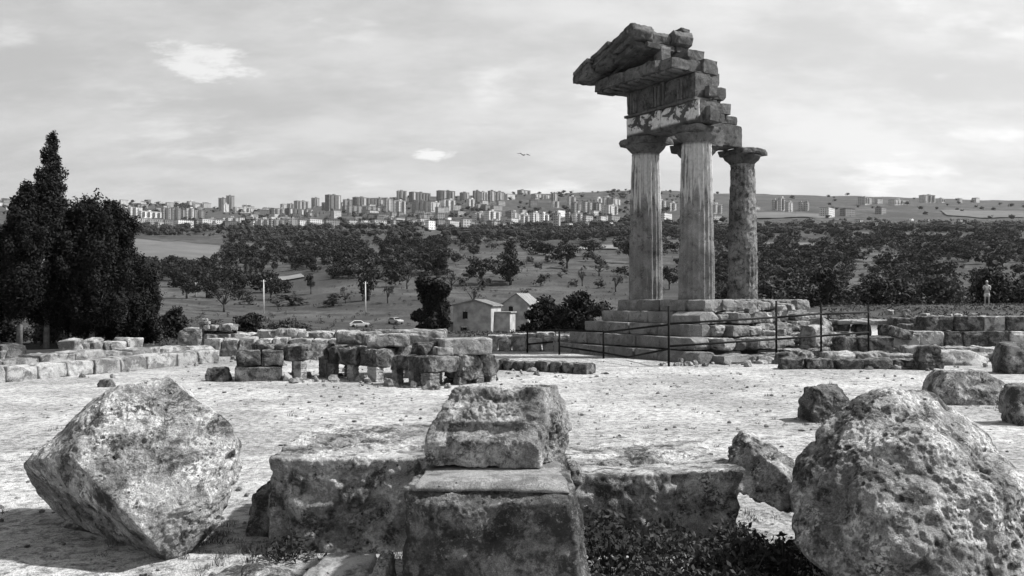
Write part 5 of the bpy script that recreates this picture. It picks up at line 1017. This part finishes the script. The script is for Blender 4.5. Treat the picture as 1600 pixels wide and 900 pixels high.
r = np.random.default_rng(31); n = 26000; X = r.uniform(-30, 44, n); Y = r.uniform(38, 78, n); q = np.column_stack([X, Y, 0 * X]); k = (fbm(q, .25, 3, 12) + .4 * fbm(q, 1.3, 2, 13) > -.12) & (Y > 44 - np.where(X < -7, 6, 0)); X, Y = X[k], Y[k]; n = len(X)
C = np.column_stack([X, Y, ter(X, Y) + .04]); tag(link('bank_grass', mesh_np('bank_grass', *leaf_tris(C, r.uniform(.05, .16, n), r, .35, np.tile((0, -.6, .3), (n, 1))), M_LEAF_OLIVE)), 'rough tufted grass on the banks beyond the ruins', 'grass', kind='stuff')
# ------------------------------------------------------------------ grit and dry grass on the trodden ground
r = np.random.default_rng(17); n = 4200; Vi, Fi = ico(1); Vs = []
gxp = np.column_stack([r.uniform(-9, 11, n), 5.2 + r.uniform(0, 1, n) ** 1.6 * 20]); gz_ = ter(gxp[:, 0], gxp[:, 1]); sc_ = .006 + .045 * r.random(n) ** 6
Vg = (Vi[None] * (sc_[:, None, None] * r.uniform(.6, 1.3, (n, 1, 3)) * np.array((1, 1, .7))) * (1 + .25 * r.normal(size=(n, len(Vi), 1)).clip(-1, 1))) + np.column_stack([gxp, gz_ + sc_ * .2])[:, None]
tag(link('gravel', mesh_np('gravel', Vg.reshape(-1, 3), (Fi[None] + (np.arange(n) * len(Vi))[:, None, None]).reshape(-1, 3), M_WALL)), 'fine stone grit scattered over the pale ground', 'gravel', kind='stuff')
M_STRAW = plain_mat('dry_grass', .13, .5, 3, .9, 0); nt, nb = 520, 26
feet = np.array([(-2.6, 7.3), (-1.9, 6.9), (-1.2, 6.95), (-.8, 5.5), (.5, 6.9), (1.2, 6.8), (1.9, 6.9), (2.2, 5.9), (-3.0, 7.6), (2.7, 7.6), (1.9, 8.2), (5.0, 14.3), (8.6, 16.7), (-2.0, 9.0), (.4, 9.0)]); tc_ = np.vstack([feet[r.integers(0, len(feet), nt // 2)] + r.normal(0, .28, (nt // 2, 2)), np.column_stack([r.uniform(-8, 11, nt // 2), 5.5 + r.uniform(0, 1, nt // 2) ** 1.3 * 20])])
b0 = np.repeat(tc_, nb, 0) + r.normal(0, .03, (len(tc_) * nb, 2)); n = len(b0); q = np.column_stack([b0, ter(b0[:, 0], b0[:, 1]) - .003]); hh = np.repeat(r.uniform(.03, .10, len(tc_)), nb) * r.uniform(.4, 1, n); an = r.uniform(0, 6.28, n)
dx = np.column_stack([np.cos(an), np.sin(an), 0 * an]) * r.uniform(.002, .004, n)[:, None]; tip = q + np.column_stack([r.normal(0, .4, n) * hh, r.normal(0, .4, n) * hh, hh])
tag(link('dry_grass', mesh_np('dry_grass', np.stack([q - dx, q + dx, tip], 1).reshape(-1, 3), np.arange(3 * n).reshape(n, 3), M_STRAW)), 'short dry grass tufts on the trodden ground', 'grass', kind='stuff')
# crumbled stone round the ruins
Vi, Fi = ico(2); spots = [(GX(px, Y), Y) for px, Y in ((60, 23), (150, 25), (250, 27), (330, 29), (400, 23), (470, 22.5), (540, 22), (600, 22), (660, 20.6), (720, 21.5), (840, 24.5), (1050, 27.5), (1120, 27.8), (1200, 28), (1260, 27), (1330, 26.5), (1420, 27), (1500, 29), (1350, 33), (1400, 34), (1300, 31), (1560, 30), (100, 26), (300, 31), (420, 28))]; n = 520
k_ = r.integers(0, len(spots), n); P_ = np.array(spots)[k_] + r.normal(0, .75, (n, 2)); sc_ = .025 + .11 * r.random(n) ** 3
Vg = Vi[None] * (sc_[:, None, None] * r.uniform(.6, 1.3, (n, 1, 3))) * (1 + .22 * r.normal(size=(n, len(Vi), 1)).clip(-1.2, 1.2)) + np.column_stack([P_, ter(P_[:, 0], P_[:, 1]) + sc_ * .3])[:, None]
tag(link('crumbled_stone', mesh_np('crumbled_stone', Vg.reshape(-1, 3), (Fi[None] + (np.arange(n) * len(Vi))[:, None, None]).reshape(-1, 3), M_WALL)), 'crumbled stone fragments strewn round the ruin walls', 'rubble', kind='stuff')

# ------------------------------------------------------------------ faint haze in the air
hz = bpy.data.materials.new('haze'); hz.use_nodes = True; hn = hz.node_tree.nodes; hn.remove(hn['Principled BSDF'])
pv_ = hn.new('ShaderNodeVolumePrincipled'); pv_.inputs['Color'].default_value = (.92, .92, .92, 1); pv_.inputs['Density'].default_value = 3e-5; pv_.inputs['Anisotropy'].default_value = .3
hz.node_tree.links.new(pv_.outputs[0], hn['Material Output'].inputs['Volume'])
zmin = float(V_GROUND[:, 2].min()); tag(link('haze', mesh_np('haze', *box_np(-5400, 5400, -5400, 5400, zmin - 1, 380), hz)), 'thin pale haze in the air of the valley', 'haze', kind='stuff')
